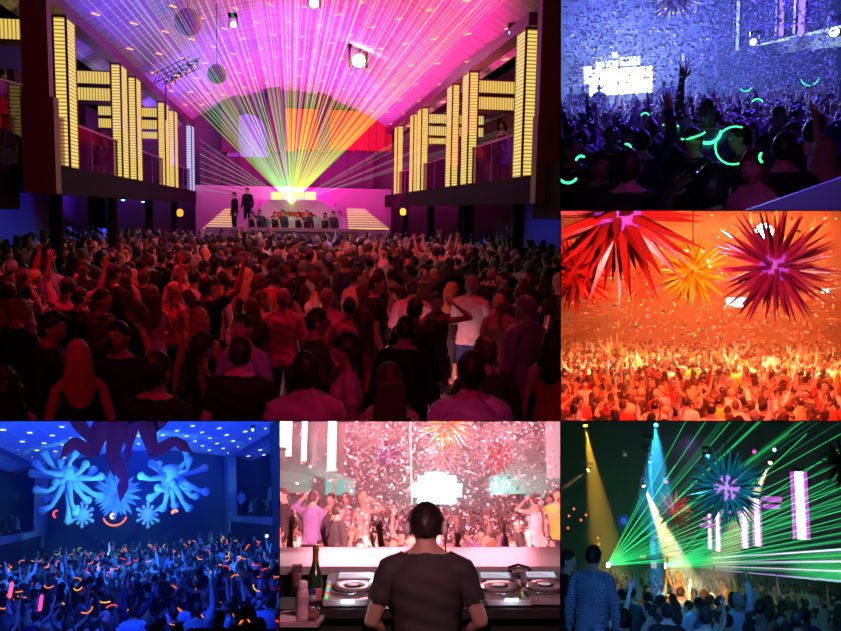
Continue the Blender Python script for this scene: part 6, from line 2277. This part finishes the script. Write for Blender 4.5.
# ================================================================== green laser hall
def hall_green():
    b = B6
    FL = -2.25
    P = lambda px, py, y: b.onY(px, py, y)
    dark = mat('green_hall_dark', (0.015, 0.015, 0.02), .7)
    slab('floor_green_hall', b, -12, 14, 6, 62, FL - .1, FL, mat('floor_dark', (0.03, 0.03, 0.03), 0.35))
    slab('wall_back_green_hall', b, -10, 10, 60, 60.3, FL, 12, dark)
    slab('wall_left_green_hall', b, -9.3, -9, 6, 60, FL, 12, dark)
    W = 4.5
    slab('wall_right_green_hall', b, W + 3.2, W + 3.5, 12, 60, FL, 9, mat('violet_wall', (0.18, 0.10, 0.30), .7))
    slab('floor_balcony_green_hall', b, W + .05, W + 3.2, 14, 60, .35, .6, dark)
    slab('trim_balcony_fascia_green_hall', b, W, W + .12, 14, 60, -.12, .62, mat('violet_fascia', (0.05, 0.03, 0.09), .4))
    mg = mat_emit('column_magenta_white', (1.0, 0.72, 1.0), 2.2)
    mgl = mat_emit('column_magenta', (0.75, 0.08, 0.9), .8)
    for (px, y_top, y_bot, w, lb) in ((801, 472, 539, 12, 'rightmost and largest, standing alone'), (757.5, 499, 546, 7, 'second largest, left of the big one'), (745, 507, 548, 6, 'third from the right'),
                                      (718, 512, 551, 5, 'second from the stage end'), (710, 514, 549, 4, 'nearest the stage end')):
        y = W * FPX / (px - 640)
        p0, p1 = P(px - w / 2, y_bot, y), P(px + w / 2, y_top, y)
        t = link('magenta_light_column', None, b, None, Matrix.Identity(4))
        tag(t, 'magenta-white glowing balcony column in the green laser hall, ' + lb, 'light column', 'magenta columns of the green laser hall', 'thing')
        wd = p1.x - p0.x
        bm = bmesh.new()
        box_bm(bm, p0.x + wd * .2, p1.x - wd * .28, y - .01, y + .3, p0.z, p1.z)
        link('bright_core', me_of(bm, 'bright_core', [mg]), b, t)
        for xa, xb in ((p0.x, p0.x + wd * .16), (p1.x - wd * .2, p1.x)):
            bm = bmesh.new()
            box_bm(bm, xa, xb, y, y + .3, p0.z, p1.z)
            link('side_strip', me_of(bm, 'side_strip', [mgl]), b, t)
        bm = bmesh.new()
        box_bm(bm, p0.x - .02, p1.x + .02, y - .02, y + .32, p1.z, p1.z + .1)
        box_bm(bm, p0.x - .02, p1.x + .02, y - .02, y + .32, p0.z - .1, p0.z)
        link('cap', me_of(bm, 'cap', [dark]), b, t)
    for k, (xa, xb, ya, yb) in enumerate(((762, 782, 497, 501), (764, 780, 505, 508), (700, 716, 524, 527), (703, 716, 518, 520), (722, 740, 511, 513))):
        y = 30 + (k > 1) * 16
        p0, p1 = P(xa, yb, y), P(xb, ya, y)
        bm = bmesh.new()
        box_bm(bm, p0.x, p1.x, y, y + .2, p0.z, p1.z)
        tag(link('magenta_lintel', me_of(bm, 'magenta_lintel', [mgl]), b), 'magenta glowing crossbar behind the columns, %s' % ['upper of the pair by the second column', 'lower of the pair by the second column', 'lowest at the stage end', 'small one above the lowest', 'short one between the column groups'][k], 'light bar', 'magenta crossbars of the green laser hall')
    # light strips along the balcony edge
    for k, (z, c, s) in enumerate(((.60, (0.75, 0.5, 1.0), 1.4), (.34, (0.85, 0.35, 1.0), 1.2), (.12, (0.9, 0.6, 1.0), 1.0), (-.10, (0.55, 0.35, 1.0), .9))):
        bm = bmesh.new()
        box_bm(bm, W - .03, W, 16, 58, z, z + .035)
        tag(link('light_strip', me_of(bm, 'light_strip', [mat_emit('strip_%d' % k, c, s)]), b), '%s lilac light strip along the balcony edge of the green laser hall' % ['top', 'second', 'third', 'lowest'][k], 'light strip')
    # stage with pale panels and truss
    t = link('stage_backdrop', None, b, None, Matrix.Identity(4))
    tag(t, 'dim teal stage structure with small lit panels at the far end, green laser hall', 'stage')
    bm = bmesh.new()
    p0, p1 = P(610, 600, 52), P(735, 575, 52)
    box_bm(bm, p0.x, p1.x, 52, 54, p0.z, p1.z)
    link('deck', me_of(bm, 'deck', [mat('stage_teal', (0.08, 0.20, 0.2), .6)]), b, t)
    for (xa, xb, ya, yb, c) in ((650, 655, 541, 554, (0.1, .6, .9)), (658, 662, 540, 552, (0.2, .5, .9)), (666, 674, 538, 541, (.3, .8, .7)), (640, 646, 555, 558, (.5, .6, .2)), (676, 681, 543, 556, (.2, .4, .8)), (652, 664, 536, 538, (.2, .7, .8)), (651, 658, 562, 568, (.9, .75, .35))):
        p0, p1 = P(xa, yb, 51.8), P(xb, ya, 51.8)
        bm = bmesh.new()
        box_bm(bm, p0.x, p1.x, 51.7, 51.9, p0.z, p1.z)
        link('lit_panel', me_of(bm, 'lit_panel', [mat_emit('pan_%d' % xa, c, .6)]), b, t)
    # lasers
    gm = mat_beam('laser_green', (0.03, 1.0, 0.22), .34)
    gm2 = mat_beam('laser_green_soft', (0.02, 0.9, 0.28), .06)
    rnd = random.Random(6)
    for (sx, sy, sy3, ends, lb) in ((607.5, 565, 34, [(686, 421), (706, 421), (731, 421), (761, 421), (803, 421), (846, 431), (846, 462), (846, 474), (846, 486), (846, 500), (846, 510), (700, 556), (720, 560), (672, 470), (660, 560), (640, 500), (780, 440), (850, 448)], 'left green laser projector by the checked shirt with its upward fan of beams'),
                                    (665, 566, 34, [(846, 470), (846, 478), (846, 486), (846, 494), (846, 502), (846, 509), (846, 517), (846, 525), (846, 532), (846, 540), (846, 548), (846, 555), (846, 562), (830, 455), (800, 440)], 'right green laser projector above the dancers with beams fanning to the right')):
        src = P(sx, sy, sy3)
        t = link('laser_projector', None, b, None, Matrix.Translation(src))
        tag(t, lb, 'laser projector')
        bm = bmesh.new()
        box_bm(bm, -.3, -.02, -.1, .3, -.15, .12)
        link('housing', me_of(bm, 'housing', [mat('black_metal', (0.02, 0.02, 0.02), 0.4, 0.6)]), b, t)
        bm = bmesh.new()
        ellip_bm(bm, (0, 0, 0), (.12, .06, .08), 12, 8)
        link('aperture', me_of(bm, 'aperture', [mat_emit('aperture_mint', (0.6, 1.0, 0.85), 25)]), b, t)
        for i, (ex, ey) in enumerate(ends):
            e = P(ex + (ex - sx) * .05, ey + (ey - sy) * .05, rnd.uniform(12, 20)) - src
            bm = bmesh.new()
            tube_bm(bm, (0, 0, 0), e, .015, .0055, 5, cap=False)
            link('laser_ray', me_of(bm, 'laser_ray', [gm]), b, t)
        # soft near sheets of many fine beams
        for i in range(20):
            ang = rnd.uniform(-.02, .95) if sx < 650 else rnd.uniform(-.05, .55)
            ln = 300
            e = P(sx + ln * math.cos(ang), sy - ln * math.sin(ang), 14) - src
            bm = bmesh.new()
            tube_bm(bm, (0, 0, 0), e, .045, .004, 5, cap=False)
            link('fine_ray', me_of(bm, 'fine_ray', [gm2]), b, t)
        lamp(b, 'SPOT', src + Vector((.1, -.3, .05)), P(sx + 60, sy - 32, sy3 - 6), (0.03, 1.0, 0.22), 260, .04, angle=70)
    # spot beams
    for (px, py, y, tx, ty, c, pw, an, lb) in ((585, 423, 20, 598, 505, (1.0, 0.50, 0.03), 1300, 17, 'amber spotlight at the top left of the green laser hall'), (643, 484, 26, 667, 540, (1.0, 0.75, 0.32), 5500, 19, 'warm white spotlight with a slanting beam left of the red spiked ball'),
                                               (590, 469, 24, 560, 490, (1.0, .6, .15), 300, 9, 'small amber spotlight beaming down to the left edge'), (771, 461, 24, 758, 488, (1.0, .65, .35), 2000, 14, 'small pinkish amber spotlight right of the teal spiked ball'),
                                               (650, 460, 25, 652, 500, (0.03, 0.30, 1.0), 5000, 7, 'blue spotlight beaming straight down above the warm white one'), (656, 424, 22, 656, 433, (0.05, 0.6, 1.0), 1500, 12, 'cyan spotlight at the very top, left of centre'),
                                               (706, 455, 18, 722, 472, (0.05, 0.3, 1.0), 900, 14, 'blue spotlight beside the top of the teal spiked ball')):
        p = P(px, py, y)
        tg = P(tx, ty, y - .5)
        d = (tg - p).normalized()
        hall_magenta_lib(b, p + Vector((0, 0, .0)), lb, mat_emit('lens_%d' % px, c, 12), d, .5)
        lamp(b, 'SPOT', p + d * .2, tg, c, pw * 14, 0.02, angle=an, blend=.5)
    hall_magenta_lib(b, P(648, 448, 24), 'unlit moving head hanging above the blue spotlight', mat('lens_off', (0.1, 0.1, .1), .2), (0, -1, 0), 1.1)
    for k, (px, py, c) in enumerate(((754, 452, (1, .05, .45)), (774, 450, (.9, .9, 1)), (666, 482, (.4, .1, .8)), (625, 455, (.6, .5, .4)))):
        hall_magenta_lib(b, P(px, py, 26), 'small %s lamp high in the dark of the green laser hall' % ['pink', 'white', 'violet', 'dull'][k], mat_emit('sm_%d' % px, c, 3 if k < 3 else .3), (0, -1, 0), .5)
    for k, (px, py) in enumerate(((574, 509), (586, 515), (581, 520), (569, 516), (598, 538), (599, 424 + 120), (568, 528))):
        bm = bmesh.new()
        ellip_bm(bm, (0, 0, 0), (.04, .04, .04), 10, 6)
        tag(link('tiny_lamp', me_of(bm, 'tiny_lamp', [mat_emit('lens_redish', (1.0, 0.15, 0.05), 2)]), b, None, Matrix.Translation(P(px, py, 30))), 'tiny red lamp on the dark left wall of the green laser hall', 'lamp', 'tiny red lamps on the left wall')
    # spiked balls
    spiky_ball(b, P(727, 488, 15), .22, .74, 110, mat('spike_teal', (0.02, 0.22, 0.26), .25), mat_emit('core_pink', (0.7, 0.25, 0.95), .7, base=(.5, .2, .6)), 'large teal spiked ball with glowing violet-pink core, green laser hall', 12, .042, cord=.6)
    spiky_ball(b, P(674, 511, 24), .16, .60, 70, mat('spike_rust', (0.75, 0.10, 0.05), .3), mat_emit('core_red', (1.0, 0.12, 0.04), .5, base=(.5, .1, .05)), 'red spiked ball left of the teal one', 13, .06, parts=False, cord=1)
    spiky_ball(b, P(687, 530, 30), .15, .50, 60, mat('spike_maroon', (0.5, 0.04, 0.12), .3), mat('spike_maroon'), 'dim crimson spiked ball below the red one', 14, .06, parts=False, cord=1)
    spiky_ball(b, P(624, 521, 30), .12, .34, 50, mat('spike_blue', (0.05, 0.15, 0.9), .3), mat_emit('core_blue', (0.05, 0.15, 1.0), .6), 'small blue spiked ball above the left laser', 15, .04, parts=False, cord=1)
    spiky_ball(b, P(647, 528, 32), .10, .34, 50, mat('spike_sky', (0.15, 0.5, 0.8), .3), mat('spike_sky'), 'small pale blue spiked ball right of the blue one', 16, .04, parts=False, cord=1)
    spiky_ball(b, P(844, 463, 14), .13, .48, 70, mat('spike_teal'), mat('spike_teal'), 'teal spiked ball cut off by the right edge of the green laser hall', 17, .05, cord=.6)
    lamp(b, 'SPOT', P(727, 470, 12.5), P(727, 488, 15), (0.1, 0.75, 1.0), 160, .03, angle=60)  # added cyan fill to brighten the teal spikes
    # people
    pa = person_at
    plat = -1.61
    x = P(589, 600, 9.3)
    slab('floor_platform_green_hall', b, -3.2, x.x + .45, 8.6, 10.6, FL, plat - .0, dark)
    q = person_px(b, 593, 9.6, plat, s=.99, sex='m', hair='short', top='shirt', topc='light blue', botc='navy', face=-.3, pose='down', label='man in blue checked shirt seen from behind at the left of the green laser hall')
    PEOPLE[-1]['check'] = True
    person_px(b, 566, 9.9, plat, sex='f', hair='short', top='tshirt', topc='black', pose='drink', face=-1.5, label='dark figure with glow necklace at the left edge beside the checked shirt')
    pa(b, 622, 596, FL, sex='m', hair='crop', hairc='dark', top='shirt', topc='light blue', face=.6, label='man in bright blue-white shirt beside the checked shirt, green laser hall')
    pa(b, 624, 621, FL, sex='m', hair='short', top='shirt', topc='black', face=0, label='dark head seen from behind at the bottom, below the bright blue-white shirt')
    pa(b, 632, 602, FL, sex='f', hair='bun', hairc='blonde', top='vest', topc='yellow', face=.8, label='woman in amber top lit gold, right of the blue-white shirt')
    pa(b, 650, 611, FL, sex='f', hair='bun', hairc='dark', top='vest', topc='beige', face=1, pose='fold', label='woman in cream top with folded arms, bottom left of the green laser hall')
    pa(b, 699, 604, FL, sex='m', hair='short', top='shirt', topc='light blue', face=.2, label='man in blue shirt in front of the dancers, green laser hall')
    pa(b, 706, 618, FL, sex='m', hair='short', top='shirt', topc='light blue', face=-.2, label='man in blue shirt at the bottom edge below the dancers')
    pa(b, 733, 604, FL, sex='m', hair='short', top='shirt', topc='beige', face=.4, pose='drink', label='man in cream shirt right of the dancers, green laser hall')
    pod = FL + .38
    person_px(b, 678, 21.5, pod, sex='f', hair='wavy', hairc='blonde', top='dress', topc='purple', face=2.6, pose='up', s=1.02, label='blonde dancer in purple dress with one arm raised')
    person_px(b, 723, 24, pod, sex='f', hair='long', hairc='brown', top='dress', topc='pink', face=2.2, pose='up', s=.98, label='second dancer in pink, right of the blonde one')
    for (px, y) in ((678, 30), (723, 30)):
        pp = [p for p in PEOPLE if p['bay'] is b][-2 if px == 678 else -1]
        bm = bmesh.new()
        lathe_bm(bm, [(.42, 0), (.42, .38)], 20, center=(pp['x'], pp['y'], FL), smooth=False)
        tag(link('dance_podium', me_of(bm, 'dance_podium', [dark]), b), 'round black podium under the %s' % ('blonde dancer' if px == 678 else 'dancer in pink'), 'podium')
    person_px(b, 809, 24, FL + .2, sex='m', hair='short', top='shirt', topc='light blue', face=-.5, pose='hips' if False else 'fold', label='man in light blue shirt standing tall at the right of the green laser hall')
    pa(b, 835, 600, FL, sex='m', hair='short', top='shirt', topc='light blue', face=.3, label='man in blue shirt at the right edge of the green laser hall')
    pa(b, 805, 615, FL, sex='m', hair='short', top='shirt', topc='navy', face=.3, label='man in dark blue shirt low at the right, green laser hall')
    av = [(p['x'], p['y'], 0.6, 0.7) for p in PEOPLE if p['bay'] is b]
    rows = [(11.0 + k * .8, .62) for k in range(16)] + [(24.5 + k * 1.1, .64) for k in range(20)]
    crowd_grid(b, FL, rows, lambda y: (-y * .10, min(7.4, y * .25)), av, pick_std(['black'] * 4 + ['navy', 'light blue', 'light blue', 'white', 'charcoal', 'beige', 'yellow'], up=.15), seed=19)
    gmn = mat_emit('glow_mint', (0.1, 1.0, 0.6), 1.2)
    glow_ring(b, P(566, 571.5, 9.9), .10, (3.3, 6.1), (1.3, 0, 0), gmn, 'mint glow necklace on the dark figure at the left edge', None)
    haze('haze_green', b, 17, 59.5, 0.015, (0.8, 0.9, 1.0), .3)


hall_green()

link_people(300)
# ------------------------------------------------------------------ trim everything to its own hall
def trim_to_halls():
    bpy.context.view_layer.update()
    planes = {}
    for b in BAYS:
        x0, y0, x1, y1 = b.box
        e = 0.45
        mg = 50
        l = x0 + e if 'l' in b.inner else x0 - mg
        r = x1 - e if 'r' in b.inner else x1 + mg
        t = y0 + e if 't' in b.inner else y0 - mg
        q = y1 - e if 'b' in b.inner else y1 + mg
        A, B_, C, D = b.wray(l, t), b.wray(r, t), b.wray(r, q), b.wray(l, q)
        mid = b.wray((l + r) / 2, (t + q) / 2)
        ps = []
        for u, v in ((A, B_), (B_, C), (C, D), (D, A)):
            n = u.cross(v).normalized()
            if n.dot(mid) < 0:
                n = -n
            ps.append(n)
        planes[b.name] = ps
    dead = set()
    for o in list(COL.objects):
        if o.type != 'MESH' or o.name not in BAY_OF:
            continue
        b = BAY_OF[o.name]
        mw = o.matrix_world
        if len(o.data.vertices) == 0:
            continue
        bb = [mw @ Vector(c) - EYE for c in o.bound_box]
        cut = [n for n in planes[b.name] if min(v.dot(n) for v in bb) < -1e-4]
        if not cut:
            continue
        co = mesh_arrays(o.data).astype(np.float64)
        Mw = np.array(mw)
        w = co @ Mw[:3, :3].T + Mw[:3, 3] - np.array(EYE)
        need = []
        gone = False
        for n in cut:
            d = w @ np.array(n)
            if d.max() < 0:
                gone = True
            if d.min() < -1e-4:
                need.append(n)
        if gone:
            dead.add(o.name)
            continue
        if not need:
            continue
        if o.data.users > 1:
            o.data = o.data.copy()
        bm = bmesh.new()
        bm.from_mesh(o.data)
        inv = mw.inverted()
        nm3 = mw.to_3x3().transposed()
        for n in need:
            pl = (nm3 @ n).normalized()
            bmesh.ops.bisect_plane(bm, geom=bm.verts[:] + bm.edges[:] + bm.faces[:], plane_co=inv @ EYE, plane_no=pl, clear_inner=True, clear_outer=False)
        if len(bm.faces) == 0:
            dead.add(o.name)
        bm.to_mesh(o.data)
        bm.free()
    for nme in dead:
        o = COL.objects.get(nme)
        if o is None:
            continue
        kids = [c for c in o.children if c.name not in dead]
        if not kids or o.get('category') == 'person':
            for c in list(o.children):
                for g in list(c.children):
                    bpy.data.objects.remove(g)
                bpy.data.objects.remove(c)
            bpy.data.objects.remove(o)
        else:
            o.data.clear_geometry() if o.data.users == 1 else None
    for o in list(COL.objects):
        if o.type == 'EMPTY' and not o.children:
            bpy.data.objects.remove(o)


trim_to_halls()
